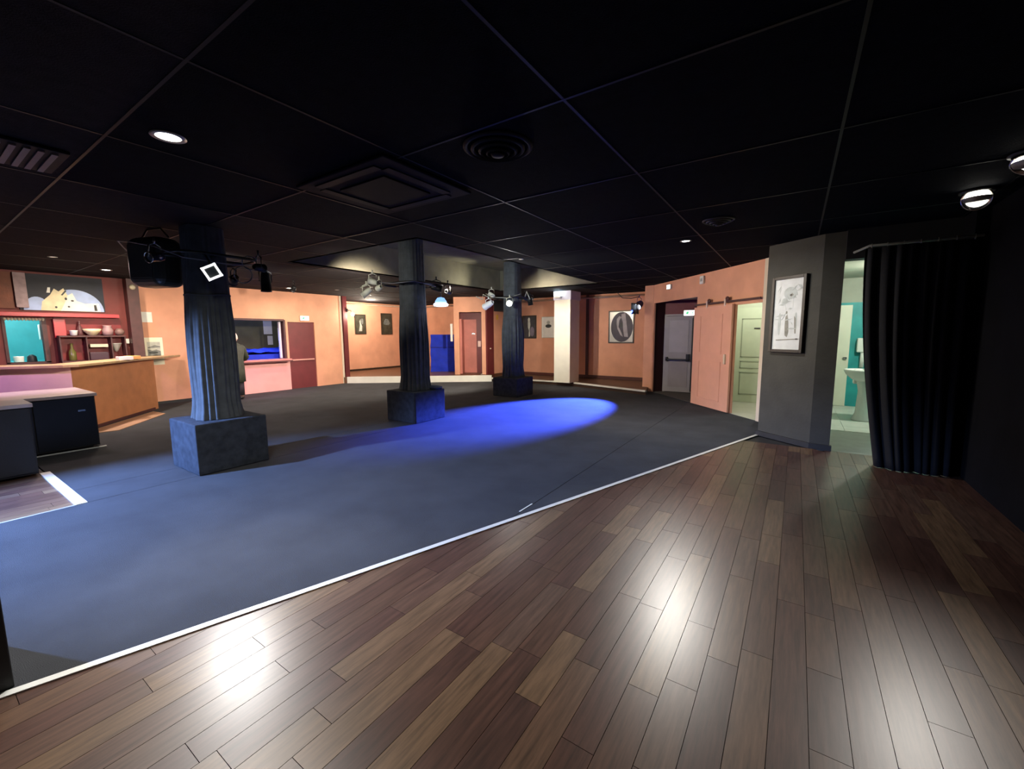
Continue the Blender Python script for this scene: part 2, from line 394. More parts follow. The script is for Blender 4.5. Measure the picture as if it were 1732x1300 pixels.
# ================================================================== THINGS
# ---- edging strips
F1 = frame2(S0,S1)
tag(MB().box((-.02,-.020,-.002),((Vector(S1)-Vector(S0)).length,.022,.008),F1).build('edging_strip', alu, bevel=.002),'long pale metal edging strip between black carpet and wood floor','strip')
tag(MB().box((-6.84,.80,-.004),(-5.26,.88,.012)).build('edging_strip', alu, bevel=.003),'short pale edging strip beside the small wood patch at left','strip')
tag(MB().box((-5.285,-.9,-.004),(-5.262,.80,.006)).build('edging_strip', mat('dull metal',(.3,.3,.32),.5,.1,4,0)),'narrow dull edging along the right side of the small wood patch','strip')
F2 = frame2((-1.86,2.86),(-1.855,3.1))
tag(MB().box((0,-.006,.004),(.20,.006,.007),F2).build('tape_scrap', white),'scrap of white tape on the carpet seam near the metal edging','tape')
# ---- black post at far left
P=(-2.71,.16)
tag(MB().box((P[0]-.45,P[1]-.5,-.004),(P[0],P[1]+.0,2.69)).build('square_post', black, bevel=.004),'black square post cut by the left frame edge at the strip end','post')

# ---- draped columns
def superellipse(th, a, p=3.2):
    c=abs(math.cos(th)); s=abs(math.sin(th)); return a/((c**p+s**p)**(1/p))
def draped_column(x, y, ph, pw, seed, label, tw=.184, bw=.215):
    rnd = random.Random(seed)
    t = thing('draped_column', label, 'column', (x,y,.004),0,'draped columns')
    MB().box((-pw/2,-pw/2,0),(pw/2,pw/2,ph)).build('plinth', plinthm, t, bevel=.015)
    MB().box((-.14,-.14,ph),(.14,.14,3.2 if (CX0<x<CX1 and CY0<y<CY1) else 2.69)).build('shaft', black, t)
    n=220; m=60; fr=[(rnd.randint(9,30), rnd.random()*6.28, rnd.uniform(.3,1)) for _ in range(7)]
    top = 3.2 if (CX0<x<CX1 and CY0<y<CY1) else 2.685; vs=[]; fs=[]
    ax=rnd.uniform(0,6.28)
    for k in range(m+1):
        tt=k/m; z = ph+.005+(top-ph)*(1-tt)
        sp = max(0,min(1,(1.95-z)/.35)); amp = .004+.024*sp*(.55+.45*math.sin(min(1,(1.95-z)/1.2)*2.6)) if z<1.95 else .004
        flare = .0 + (max(0,(ph+.28-z))/.28)**1.6*.03
        bulge = .022*math.sin(max(0,min(1,(2.0-z)/1.3))*math.pi)
        for i in range(n):
            th=2*math.pi*i/n
            f = sum(w_*math.sin(q*th+p_+.35*math.sin(2.1*z+p_)) for q,p_,w_ in fr)/3.0
            f = max(-1,min(1.3,f*1.1)); f = f if f<0 else f**.8
            swag = .02*sp*math.sin(th*2+ax+z*1.3)
            r = superellipse(th, (tw+(bw-tw)*(1-(z-ph)/(top-ph))))+amp*f+flare*(1+.5*math.sin(5*th+ax))+bulge*.6+swag*.5
            vs.append((r*math.cos(th), r*math.sin(th), z+ (flare*.1*math.sin(7*th) if k<m else 0)))
    for k in range(m):
        for i in range(n):
            j=(i+1)%n; fs.append((k*n+i,(k+1)*n+i,(k+1)*n+j,k*n+j))
    MB().add(vs,fs,None,True).build('drape', cloth, t)
    # gathered band where the long skirt is tied on
    MB().tube([(superellipse(a_,tw+.012)*math.cos(a_),superellipse(a_,tw+.012)*math.sin(a_),1.955+.01*math.sin(3*a_)) for a_ in [i*2*math.pi/40 for i in range(40)]],.010,6,True).build('tie', cloth, t)
    return t
draped_column(-5.59,2.10,.56,.73,11,'black draped column nearest the camera on a carpeted block, by the bar')
draped_column(-5.60,5.22,.53,.72,12,'middle black draped column, its block lit by the blue beam')
draped_column(-5.77,8.60,.45,.72,14,'farthest of the three black draped columns, bright lamp on its front')
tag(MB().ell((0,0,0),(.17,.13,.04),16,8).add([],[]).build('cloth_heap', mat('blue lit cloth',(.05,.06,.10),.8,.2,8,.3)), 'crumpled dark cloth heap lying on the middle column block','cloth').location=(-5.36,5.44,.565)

# ---- lighting frames round the columns
def ring_frame(x,y,z,label,r=.42):
    t = thing('lighting_frame', label, 'frame', (x,y,z),0,'pipe frames round the columns')
    pts=[(superellipse(a_,r,5)*math.cos(a_),superellipse(a_,r,5)*math.sin(a_),0) for a_ in [i*2*math.pi/32 for i in range(32)]]
    MB().tube(pts,.016,8,True).build('bar', blackmetal, t)
    for sx,sy in ((1,0),(-1,0),(0,1),(0,-1)):
        MB().tube([(sx*.19,sy*.19,.0),(sx*.42,sy*.42,0)],.014,6).build('bracket', blackmetal, t)
    return t
ring_frame(-5.59,2.10,2.36,'black pipe frame clamped round the top of the nearest column')
ring_frame(-5.60,5.22,2.36,'black pipe frame clamped round the top of the middle column')
ring_frame(-5.77,8.60,2.36,'black pipe frame clamped round the top of the farthest column')

def par(x,y,z,to,label,r=.06,L=.17,body=None,lens=None,hang=.14,cat='stage light',name='par_lamp',light=None):
    body=body or blackmetal
    t = thing(name,label,cat,(x,y,z),0,'stage lamps hung round the room')
    if light:
        d_=(Vector(to)-Vector((x,y,z))).normalized(); spot(Vector((x,y,z))+d_*(L*.62+.03), to, *light)
    q = (Vector(to)-Vector((x,y,z))).to_track_quat('Z','Y').to_matrix().to_4x4()
    MB().lathe([(r*.55,-L*.6),(r*.8,-L*.5),(r,-L*.1),(r,L*.5),(r*1.08,L*.5),(r*1.08,L*.56),(r*.95,L*.56),(r*.95,L*.42)],20,q,caps=False).build('can', body, t)
    MB().lathe([(r*.9,L*.43),(r*.5,L*.47),(.001,L*.49)],20,q).build('lens', lens or mat('dark lens',(.05,.06,.08),.1,.1,5,0), t)
    ax = (q.to_3x3()@Vector((0,1,0))); ax = Vector((ax.x,ax.y,0)).normalized() if Vector((ax.x,ax.y,0)).length>.2 else Vector((1,0,0))
    s=r*1.25
    MB().tube([tuple(ax*s),tuple(ax*s+Vector((0,0,hang*.8))),(0,0,hang),tuple(-ax*s+Vector((0,0,hang*.8))),tuple(-ax*s)],.008,6).build('yoke', body, t)
    MB().tube([(0,0,hang-.01),(0,0,hang+.05)],.012,6).build('clamp', body, t)
    return t
CAM=(0,0,1.5)
# column 1
spk = thing('hanging_speaker','big black rounded speaker hanging left of the nearest column top','speaker',(-6.02,1.80,2.32),R(20))
MB().box((-.26,-.17,-.27),(.24,.17,.27)).build('cabinet', mat('glossy black plastic',(.03,.036,.032),.35,.2,5,0), spk, bevel=.11, seg=5)
MB().box((-.17,-.178,-.18),(.15,-.168,.18)).build('grille', mat('speaker grille',(.03,.034,.03),.5,.3,120,.4), spk, bevel=.004)
MB().tube([(-.2,0,.27),(-.1,0,.37),(.1,0,.37),(.2,0,.27)],.01,6).build('bracket', blackmetal, spk)
fl = thing('floodlight','small square floodlight with bright white rim on the nearest column','stage light',(-4.98,1.93,2.15))
q = (Vector(CAM)-Vector((-4.98,1.93,2.15))).to_track_quat('Z','Y').to_matrix().to_4x4() @ Matrix.Rotation(R(28),4,'Z')
MB().box((-.065,-.065,-.08),(.065,.065,0),q).build('housing', blackmetal, fl, bevel=.01)
b=MB()
for k in range(4):
    b.box((-.07,.048,0),(.07,.07,.012),q@Matrix.Rotation(R(90*k),4,'Z'))
b.build('rim', mat('lit white rim',(1,1,1),.4,0,5,0,emit=(1,1,1),es=1.2), fl)  # emission stands in for light the rim would only reflect
MB().box((-.048,-.048,0),(.048,.048,.006),q).build('glass', mat('grey glass',(.16,.18,.17),.15,.1,8,0), fl)
MB().tube([(0,0,.02),(-.1,.02,.12),(-.22,.03,.21)],.01,6).build('arm', blackmetal, fl)
def coil(x,y,z,r,label,tilt=0):
    m_=(Vector(CAM)-Vector((x,y,z))).to_track_quat('Z','Y').to_matrix().to_4x4()
    pts=[m_@Vector((r*math.cos(a_),r*1.05*math.sin(a_),.01*math.sin(3*a_))) for a_ in [i*2*math.pi/28 for i in range(28)]]
    o = MB().tube(pts,.006,6,True).build('cable_loop', mat('grey cable',(.16,.16,.18),.4,.1,5,0)); o.location=(x,y,z); return tag(o,label,'cable')
par(-5.12,2.46,2.27,(-6.0,4.8,2.35),'added fill lamp on the nearest column aimed at the middle column',.045,.12,light=(120,(1,.97,.85),50,.8,.04))  # added lamp, brightens the middle column, its lamp heads and the coffer
coil(-5.33,2.38,2.20,.088,'loop of grey cable hanging right of the nearest column top')
coil(-5.25,2.42,2.33,.07,'smaller upper cable loop above the round loop on the nearest column')
par(-5.24,2.58,2.13,(-5.24,2.60,0),'slim black lamp pointing straight down right of the nearest column',.055,.2)
par(-5.45,1.62,2.30,(-4.5,-.5,1.8),'small black lamp on the front of the nearest column frame',.05,.14,chrome)
par(-5.9,2.52,2.20,(-11.7,3.7,1.3),'black lamp behind the nearest column aimed at the left wall',.06,.16,light=(450,WARM,85,.7,.05))
tag(MB().tube([(-6.5,1.72,2.42),(-6.1,1.50,2.52),(-5.8,1.50,2.48),(-5.4,1.60,2.40),(-5.15,1.75,2.29),(-5.15,2.2,2.27),(-5.22,2.5,2.32)],.006,6).build('cable', mat('grey cable',(.16,.16,.18))),'thin cable swagged round the nearest column frame','cable')
# column 2
creaml = mat('cream lamp body',(.75,.74,.62),.5,.1,8,0)
par(-6.02,4.72,2.40,(-7.5,3.6,2.9),'cream lamp head high on the left arm of the middle column',.05,.12,creaml)
par(-6.12,4.66,2.22,(-6.9,4.0,1.4),'cream lamp head low on the left arm of the middle column',.05,.16,creaml,light=(60,NEUT,90,.7,.05))
par(-5.93,4.78,2.30,(-11.7,6.3,1.3),'cream lamp head beside the shaft of the middle column',.045,.12,creaml,light=(450,WARM,95,.7,.05))
led = thing('effect_light','round light with glowing blue dome hanging right of middle column','stage light',(-5.22,5.52,2.05))
MB().lathe([(.02,.10),(.06,.09),(.10,.03),(.10,.0)],24).build('dome', mat('blue dome',(.3,.5,.9),.3,0,5,0,emit=(.25,.5,1),es=1.3), led)
MB().lathe([(.105,.0),(.13,-.02),(.12,-.05),(.05,-.06)],24).build('lens_ring', lampb, led)
MB().tube([(0,0,.1),(0,0,.31)],.01,6).build('stem', blackmetal, led)
par(-5.2,5.4,2.30,(-1.5,9.3,1.1),'black lamp above the glowing dome on the middle column',.06,.16,light=(700,WARM,95,.7,.05))
tag(MB().tube([(-5.85,4.72,2.38),(-5.5,4.7,2.33),(-5.15,4.85,2.36),(-5.12,5.3,2.31)],.006,6).build('cable', mat('grey cable',(.16,.16,.18))),'thin cable strung round the middle column frame','cable')
# column 3
par(-5.12,5.60,2.25,(-5.9,8.2,2.2),'added fill lamp on the middle column aimed at the farthest column',.045,.12,light=(220,(.95,1,.95),60,.8,.04))  # extra lamp put in to light the front of the farthest column
par(-6.20,8.20,2.21,(-8.8,8.6,1.2),'white lamp pointing down left on the farthest column',.075,.26,mat('white lamp body',(.85,.87,.9),.4,.05,8,0),light=(600,WARM,120,.7,.05))
par(-6.15,8.26,2.44,(-6.95,7.85,2.93),'small cream lamp pointing up left on the farthest column',.05,.14,creaml,light=(45,(1,.93,.68),95,1,.04))
par(-5.55,8.15,2.21,(-2.0,1.0,1.2),'lamp glowing warm white on the front of the farthest column',.07,.12,creaml,lampw,light=(60,NEUT,110,.8,.05))
par(-5.35,8.72,2.30,(-5.0,8.9,0),'black lamp pointing down right of the farthest column',.06,.2)
par(-5.42,8.60,2.36,(-4.9,12.4,1.3),'small black lamp on the right arm of the farthest column',.05,.14,light=(600,WARM,120,.7,.05))
tag(MB().tube([(-6.2,8.1,2.46),(-5.9,8.12,2.36),(-5.6,8.13,2.33),(-5.35,8.3,2.42)],.006,6).build('cable', mat('pale cable',(.5,.5,.42),.4,.1,5,0)),'pale cable strung across the front of the farthest column','cable')
def arm(pts,label):
    tag(MB().tube(pts,.012,6).build('lamp_arm', mat('cream arm',(.5,.49,.4),.5,.1,8,0)),label,'arm')
arm([(-6.19,8.3,2.36),(-6.36,8.2,2.46),(-6.3,8.1,2.33),(-6.42,8.0,2.4)],'pale bent arm on the left of the farthest column frame')
arm([(-5.35,8.5,2.36),(-5.24,8.4,2.48),(-5.18,8.45,2.3)],'pale bent arm on the right of the farthest column frame')
arm([(-6.02,4.9,2.36),(-6.16,4.75,2.5),(-6.1,4.66,2.34),(-6.2,4.6,2.3)],'pale bent arm on the left of the middle column frame')
# right back lamp
BT=(-4.0,7.45,0)
vl=par(-3.42,10.97,2.23,BT,'violet stage light hung from the ceiling by the oval picture',.09,.2,mat('violet lamp body',(.03,.02,.16),.4,.1,5,0),lampb,hang=.2,light=(30000,BLUE,37,.55,.02))
_d=Vector((BT[0]+3.42,BT[1]-10.97)).normalized(); _f=frame2((0,0),(_d.x,_d.y))
for s_ in (1,-1):   # flaps added to the lamp just to narrow its beam sideways
    MB().box((.09,-.003,-.24),(.30,.003,.04),_f@Matrix.Translation((0,s_*.022,0))@Matrix.Rotation(s_*R(9),4,'Z')).build('beam_flap', blackmetal, vl)
tag(MB().tube([(-3.42,10.97,2.44),(-3.6,10.9,2.4),(-3.95,11.2,2.45),(-4.2,11.5,2.62)],.01,6).build('cable', mat('dark cable',(.05,.03,.03),.5,.1,4,0)),'dark cable drooping from the violet stage light','cable')
ug = thing('pillar_uplight','small cold white lamp glowing at the top of the white pillar','lamp',(-5.6,10.62,2.52))
MB().box((-.1,-.05,-.03),(.1,.06,.03)).build('housing', white, ug, bevel=.008)
MB().box((-.09,-.045,.03),(.09,.05,.045)).build('diffuser', lampb, ug)
bulb((-5.6,10.6,2.62),3,(.7,.95,1),.03)

# ---- ceiling fittings
def downlight(x,y,label,r=.055,m_=lampw,group=None,z=2.7):
    t = thing('downlight',label,'downlight',(x,y,z),0,'recessed ceiling lights')
    MB().lathe([(r*1.0,-.001),(r*1.35,-.001),(r*1.4,-.006),(r*1.0,-.008)],28,caps=False).build('trim_ring', mat('nickel ring',(.45,.43,.4),.4,.05,5,0,metal=.4), t)
    MB().lathe([(r*1.0,-.004),(r*.5,-.006),(.001,-.007)],28).build('lamp', m_, t)
downlight(-3.22,1.08,'largest bright recessed ceiling light at upper left of the room',.065)
downlight(-1.28,5.99,'recessed ceiling light over the carpet before the sliding door',.05)
downlight(-10.38,2.35,'recessed ceiling light above the end of the bar',.06)
downlight(-10.76,5.86,'recessed ceiling light above the hatch wall near the column',.06)
downlight(-9.34,1.53,'dim recessed ceiling light over the bar corner',.04,mat('dim lamp',(.8,.7,.6),.5,0,5,0,emit=(1,.85,.7),es=.6))
downlight(-10.2,6.84,'faint recessed ceiling light in front of the red door',.04,mat('faint lamp',(.5,.4,.3),.5,0,5,0,emit=(1,.8,.6),es=.25))
downlight(-3.75,5.85,'tiny recessed ceiling light beside the coffer edge',.03,mat('dim lamp',(.8,.7,.6)))
def gimbal(x,y,label,to):
    t = thing('gimbal_downlight',label,'downlight',(x,y,2.69),0,'tilted ceiling lights at the right')
    MB().lathe([(.095,.01),(.12,.008),(.12,-.004),(.098,-.012)],32,caps=False).build('trim_ring', blackmetal, t)
    q=(Vector(to)-Vector((x,y,2.66))).to_track_quat('Z','Y').to_matrix().to_4x4(); q.translation=(0,0,-.05)
    MB().lathe([(.04,-.05),(.075,-.02),(.092,.03),(.098,.03),(.098,.036),(.088,.036),(.07,.012)],28,q,caps=False).build('reflector', chrome, t)
    MB().lathe([(.072,.014),(.04,.022),(.001,.026)],24,q).build('lamp', lampw, t)
    MB().lathe([(.10,-.052),(.085,-.078),(.03,-.088),(.001,-.09)],28,caps=False).build('baffle', mat('baffle',(.5,.48,.4),.3,.1,5,0,metal=.5), t)
gimbal(1.22,5.38,'bright tilted ceiling light above the curtain at right',(.2,1.9,.6))
gimbal(1.25,4.45,'tilted ceiling light cut by the right frame edge',(.2,3.4,.5))
# cassette air conditioner
ac = thing('ceiling_cassette','black square ceiling cassette air conditioner before the middle column','air conditioner',(-2.87,2.42,2.695))
MB().box((-.53,-.46,-.022),(.53,.46,.0)).build('panel', mat('black plastic panel',(.003,.0035,.006),.7,.2,5,0,spec=.12), ac, bevel=.008)
MB().box((-.27,-.24,-.034),(.27,.24,-.02)).build('grille', mat('black grille',(.003,.003,.004),.8,.2,60,.3,spec=.1), ac, bevel=.004)
for k,(a,b_) in enumerate([((-.36,.33,-.03),(.36,.40,-.016)),((-.36,-.40,-.03),(.36,-.33,-.016)),((.34,-.32,-.03),(.42,.32,-.016)),((-.42,-.32,-.03),(-.34,.32,-.016))]):
    MB().box(a,b_).build('louvre', mat('satin black',(.004,.004,.005),.6,.1,5,0,spec=.15), ac, bevel=.003)
def swirl(x,y,r,label,m_=None):
    m_=m_ or mat('satin black',(.03,.03,.035))
    t = thing('ceiling_vent',label,'vent',(x,y,2.697))
    for k in range(4):
        ra=r*(1-.22*k); za=-.004-.012*k
        MB().lathe([(ra*.86,za+.01),(ra,za+.006),(ra,za),(ra*.9,za-.012),(ra*.86,za)],32,caps=False).build('cone_ring', m_, t)
    MB().lathe([(.02,-.02),(r*.2,-.045),(r*.18,-.055),(.01,-.06)],24).build('core', m_, t)
swirl(-1.67,2.33,.225,'round black ceiling vent with concentric rings near the middle')
swirl(-.77,5.12,.16,'small round ceiling vent above the sliding door side',mat('bronze black',(.06,.05,.03),.5,.1,5,0))
vn = thing('ceiling_vent','grey slotted ceiling vent at the upper left edge','vent',(-4.28,.62,2.697),R(0))
MB().box((-.28,-.18,-.02),(.28,.18,0)).build('panel', mat('satin black',(.03,.03,.035)), vn, bevel=.005)
for k in range(5):
    MB().box((-.24,-.14+k*.06,-.032),(.24,-.11+k*.06,-.018),Matrix.Rotation(0,4,'X')).build('blade', mat('grey blade',(.10,.09,.11),.5,.1,5,0), vn)

# ---- left wall things
def picture(p,q,s0,s1,z0,z1,label,name='framed_picture',cat='picture',fw=.03,fm=None,pm=None,art=None,mw=0,side=-1,dep=.03):
    """hangs on the wall line p->q; side=-1: room lies to the right of p->q"""
    F = frame2(p,q); t = thing(name,label,cat,tuple(F@Vector(((s0+s1)/2,0,0))),0); t.matrix_world = F@Matrix.Translation(((s0+s1)/2,0,(z0+z1)/2))
    if name=='framed_picture': t['group']='framed pictures on the orange walls'
    if name=='paper_sheet': t['group']='paper sheets pinned up'
    W=(s1-s0)/2; H=(z1-z0)/2; y0,y1=(-dep,-.002) if side<0 else (.002,dep)
    f = -1 if side<0 else 1
    if fw:
        b=MB(); b.box((-W,y0,-H),(-W+fw,y1,H)); b.box((W-fw,y0,-H),(W,y1,H)); b.box((-W+fw,y0,-H),(W-fw,y1,-H+fw)); b.box((-W+fw,y0,H-fw),(W-fw,y1,H))
        b.build('frame', fm or frameb, t, bevel=.003)
    ya=f*(.004); yb=f*(dep*.55)
    MB().box((-W+fw,min(ya,yb),-H+fw),(W-fw,max(ya,yb),H-fw)).build('print', pm or paper, t)
    k=1
    for (nm,m_,polys) in (art or []):
        for P_ in polys:
            b=MB(); y=f*(dep*.55+.0012*k)
            vs=[(x*W,y,z*H) for x,z in P_]+[(x*W,y-f*.001,z*H) for x,z in P_]; n=len(P_)
            b.add(vs,[tuple(range(n)),tuple(range(n,2*n))[::-1]]+[(i,i+n,(i+1)%n+n,(i+1)%n) for i in range(n)])
            b.build(nm,m_,t)
        k+=1
    return t
def oval(cx,cz,rx,rz,n=28,a0=0,a1=360): return [(cx+rx*math.cos(R(a0+(a1-a0)*i/(n if a1-a0==360 else n-1))),cz+rz*math.sin(R(a0+(a1-a0)*i/(n if a1-a0==360 else n-1)))) for i in range(n)]
LW=((-11.72,0),(-11.72,10))   # local s = Y; room is on the right (+X)
gr1=mat('print grey',(.16,.17,.16),.6,.4,10,0); gr2=mat('print dark',(.03,.035,.035),.6,.4,14,0); gr3=mat('print pale grey',(.42,.43,.38),.6,.2,10,0)
picture(*LW,3.12,3.31,1.81,2.03,'blank white paper sheet taped above the landscape poster',name='paper_sheet',cat='paper',fw=0,dep=.006)
picture(*LW,3.09,3.45,.88,1.48,'poster of a grey landscape print with cream margins by the bar end',name='poster',cat='poster',fw=0,pm=mat('cream poster paper',(.74,.72,.56),.6,.04,6,0),dep=.008,
  art=[('image',gr3,[[(-.55,-.45),(.72,-.45),(.72,.68),(-.55,.68)]]),('image',gr1,[[(-.55,-.4),(.72,-.4),(.72,.0),(.3,.12),(-.1,.05),(-.55,.15)],[(-.5,.3),(.2,.45),(.7,.35),(.7,.28),(-.5,.22)]]),('image',gr2,[oval(0,-.1,.45,.09,16),[(-.5,-.42),(.7,-.42),(.7,-.3),(.2,-.24),(-.4,-.34)]])])
# hatch: frame, ledge, room behind
hf = thing('serving_hatch','wide serving hatch with dark maroon frame cut in the orange wall','hatch')
b=MB(); y0,y1,z0,z1=4.15,6.17,.87,1.93
b.box((-11.86,y0,z1-.03),(-11.70,y1,z1+.02)); b.box((-11.86,y0-.03,z0),(-11.70,y0+.02,z1)); b.box((-11.86,y1-.02,z0),(-11.70,y1+.03,z1))
b.build('frame', curve_brown, hf)
MB().box((-11.86,y1-.10,z0+.02),(-11.80,y1-.05,z1-.05)).build('mullion', mat('pale violet frame',(.6,.55,.62),.5,.05,4,0), hf)
MB().box((-11.86,4.93,z0+.02),(-11.82,4.97,z1-.03)).build('mullion', curve_brown, hf)
MB().box((-11.86,4.2,.83),(-11.50,6.22,.875)).build('ledge', mat('rose ledge',(.55,.22,.2),.45,.1,5,0), hf, bevel=.006)
MB().box((-11.55,4.2,.80),(-11.50,6.24,.83)).build('ledge_edge', curve_brown, hf)
struct(MB().box((-11.725,4.2,0),(-11.70,6.26,.80)).build('trim_6', mat('pink lit wall paint',(.80,.40,.38),.6,.06,3,.1)))  # pink light below the hatch is put into the panel colour
olive=mat('olive room paint',(.10,.095,.055),.7,.2,3,.1)
b=MB(); b.box((-13.9,3.3,0),(-13.8,7.7,2.7)); b.box((-13.9,3.2,0),(-11.84,3.3,2.7)); b.box((-13.9,7.66,0),(-11.84,7.76,2.7)); b.box((-13.9,3.2,2.4),(-11.84,7.7,2.45)); b.box((-13.9,3.2,-.01),(-11.84,7.7,0))
struct(b.build('wall_hatch_room', olive))
tb = thing('covered_table','low table under a bright blue sheet inside the hatch','table',(-12.8,5.6,0))
MB().box((-.74,-1.5,.0),(.79,1.7,1.0)).build('frame', bluet, tb)
vs=[];fs=[];n=30;m=50; rnd=random.Random(4)
for i in range(n+1):
    for j in range(m+1):
        x=-.76+1.57*i/n; y=-1.54+3.3*j/m; vs.append((x,y,1.08+.05*math.sin(x*5+y*2.3)*math.sin(y*3.1)+.03*math.sin(x*13-y*7)+.012*math.sin(x*29+y*17)+.10*max(0,-(x+.2))*abs(math.sin(y*2.0+1))))
for i in range(n):
    for j in range(m): a=i*(m+1)+j; fs.append((a,a+m+1,a+m+2,a+1))
MB().add(vs,fs,None,True).build('sheet', bluet, tb)
picture((-13.8,0),(-13.8,10),6.62,6.88,1.55,1.98,'upper white paper sheet pinned inside the hatch room',name='paper_sheet',cat='paper',fw=0,dep=.006)
picture((-13.8,0),(-13.8,10),6.72,6.88,1.22,1.50,'lower white paper sheet inside the hatch, below the larger one',name='paper_sheet',cat='paper',fw=0,dep=.006)
picture((-13.8,0),(-13.8,10),7.05,7.30,1.35,1.75,'white paper sheet nearest the right end of the hatch room',name='paper_sheet',cat='paper',fw=0,dep=.006)
bulb((-12.6,6.4,2.25),14,(.6,.7,1),.06); spot((-11.95,4.9,2.3),(-12.3,5.6,.8),160,(.3,.5,1),90,.6,.05)
bulb((-13.2,4.6,2.2),6,(1,.9,.6),.06)
# red door
d1 = struct(MB().box((-11.80,6.275,.004),(-11.755,7.045,1.875)).build('door_1', red))
MB().box((-11.755,6.28,.80),(-11.72,7.0,.835)).build('push_bar', mat('pink worn bar',(.6,.3,.25),.4,.1,5,0), d1)
MB().box((-11.86,6.25,0),(-11.80,7.07,.02)).build('threshold', red, d1)
def exit_sign(p,q,s,z,label,W=.24,H=.12,side=-1):
    F=frame2(p,q); t=thing('exit_sign',label,'exit sign'); t.matrix_world=F@Matrix.Translation((s,0,z)); f=-1 if side<0 else 1
    y=sorted((f*.004,f*.05)); MB().box((-W/2-.01,y[0],-H/2-.01),(W/2+.01,y[1],H/2+.01)).build('housing', white, t, bevel=.006)
    y=sorted((f*.051,f*.055)); MB().box((-W/2,y[0],-H/2),(W/2,y[1],H/2)).build('panel', exitw, t)
    yy=f*.057; b=MB()
    for P_ in ([(-.3,-.25),(-.1,-.25),(-.02,.1),(-.12,.35),(-.3,.1)],[(.05,-.06),(.3,-.06),(.3,-.22),(.46,0),(.3,.22),(.3,.06),(.05,.06)],oval(-.1,.36,.06,.1,10)):
        n=len(P_); vs=[(x*W,yy,zz*H) for x,zz in P_]+[(x*W,yy-f*.001,zz*H) for x,zz in P_]
        b.add(vs,[tuple(range(n)),tuple(range(n,2*n))[::-1]])
    b.build('pictogram', exitg, t); return t
exit_sign(*LW,6.75,1.99,'lit exit sign above the oxblood door in the left wall')
exit_sign((-2.8,11.14),(0,11.14),.58,1.99,'lit exit sign above the grey double doors',side=-1)
exit_sign(D0,D1,3.0,2.57,'small greenish exit lamp high above the double door recess',.14,.09,side=1)
dbx=thing('alarm_box','small white box high on the orange wall above the sliding door','alarm'); dbx.matrix_world=FD@Matrix.Translation((1.72,.0,2.57))
MB().box((-.06,.002,-.08),(.06,.05,.08)).build('case', white, dbx, bevel=.01)
MB().box((-.03,.05,-.03),(.03,.058,.03)).build('grille', gr3, dbx)

# ---- bar
bar = thing('bar_counter','long bar counter with brown front and pale wooden top','bar counter')
K0=(-11.2,3.22); K1=(-10.68,2.77); K2=(-9.25,1.55); K3=(-11.0,-1.4)
def inset(p,q,d): 
    v=Vector((q[0]-p[0],q[1]-p[1])).normalized(); n=Vector((v.y,-v.x)); return n*d
b=MB()
Fk=frame2(K1,K2); Lk=(Vector(K2)-Vector(K1)).length
b.box((-.45,-.05,.004),(Lk,0,1.04),Fk); b.build('front_panel', brown, bar)
Fk2=frame2(K2,K3); Lk2=(Vector(K3)-Vector(K2)).length
MB().box((.0,-.05,.004),(Lk2,0,1.04),Fk2).build('front_panel', pinkm, bar)
MB().box((-.30,-.03,.0),(Lk*.9,.02,.05),Fk).build('kick_board', curve_brown, bar)
top=[(-11.55,3.62),(-11.2,3.38),(-9.12,1.60),(-9.12,1.42),(-10.85,-1.45),(-11.3,-1.2),(-9.85,1.5),(-11.6,3.0)]
# countertop as two slabs joined at the corner
b=MB(); b.prism([(-11.62,3.72),(-11.3,3.42),(-9.10,1.62),(-9.42,1.25),(-11.40,2.84),(-11.43,3.10),(-11.69,3.10)],1.045,1.085); b.build('countertop', gold, bar, bevel=.006)
MB().prism([(-9.10,1.62),(-9.12,1.45),(-10.88,-1.45),(-11.3,-1.2),(-9.65,1.50)],1.043,1.083).build('countertop', gold, bar, bevel=.006)
tag(MB().prism([(-10.62,2.86),(-10.1,2.9),(-8.95,1.95),(-9.0,1.6),(-9.20,1.62)],.004,.014).build('foot_board', mat('tan foot board',(.35,.2,.12),.6,.1,5,0)),'flat tan foot board along the base of the bar front','board')
# low black cabinets
c1 = thing('low_cabinet','wide low black cabinet with two doors and a pale top before the bar','cabinet')
MB().box((-8.98,-.2,.03),(-7.87,1.51,.71)).build('body', black, c1)
MB().box((-9.0,-.22,.71),(-7.83,1.53,.75)).build('top', mat('pale laminate top',(.62,.50,.46),.4,.08,5,0), c1, bevel=.004)
MB().box((-8.9,-.15,.004),(-7.93,1.45,.03)).build('plinth', black, c1)
for k,(y0_,y1_) in enumerate([(.36,.93),(.94,1.50)]):
    d=MB().box((-7.868,y0_,.05),(-7.848,y1_,.70)).build('door', mat('black gloss door',(.012,.014,.02),.3,.1,5,0), c1, bevel=.003)
    MB().box((-7.848,y1_-.17,.57-.05*k),(-7.83,y1_-.10,.59-.05*k)).build('latch', chrome, d)
tag(MB().box((-7.83,.70,.004),(-7.80,1.56,.016)).build('edging_strip', alu),'thin pale strip on the floor under the wide low cabinet','strip')
c2 = thing('low_cabinet','narrow black end cabinet cut by the left frame edge','cabinet')
MB().box((-7.28,-.9,.03),(-6.77,.79,.76)).build('body', black, c2)
MB().box((-7.30,-.92,.76),(-6.74,.81,.80)).build('top', mat('pale laminate top',(.62,.50,.46)), c2, bevel=.004)
MB().box((-6.768,.05,.05),(-6.75,.78,.75)).build('door', black, c2, bevel=.003)

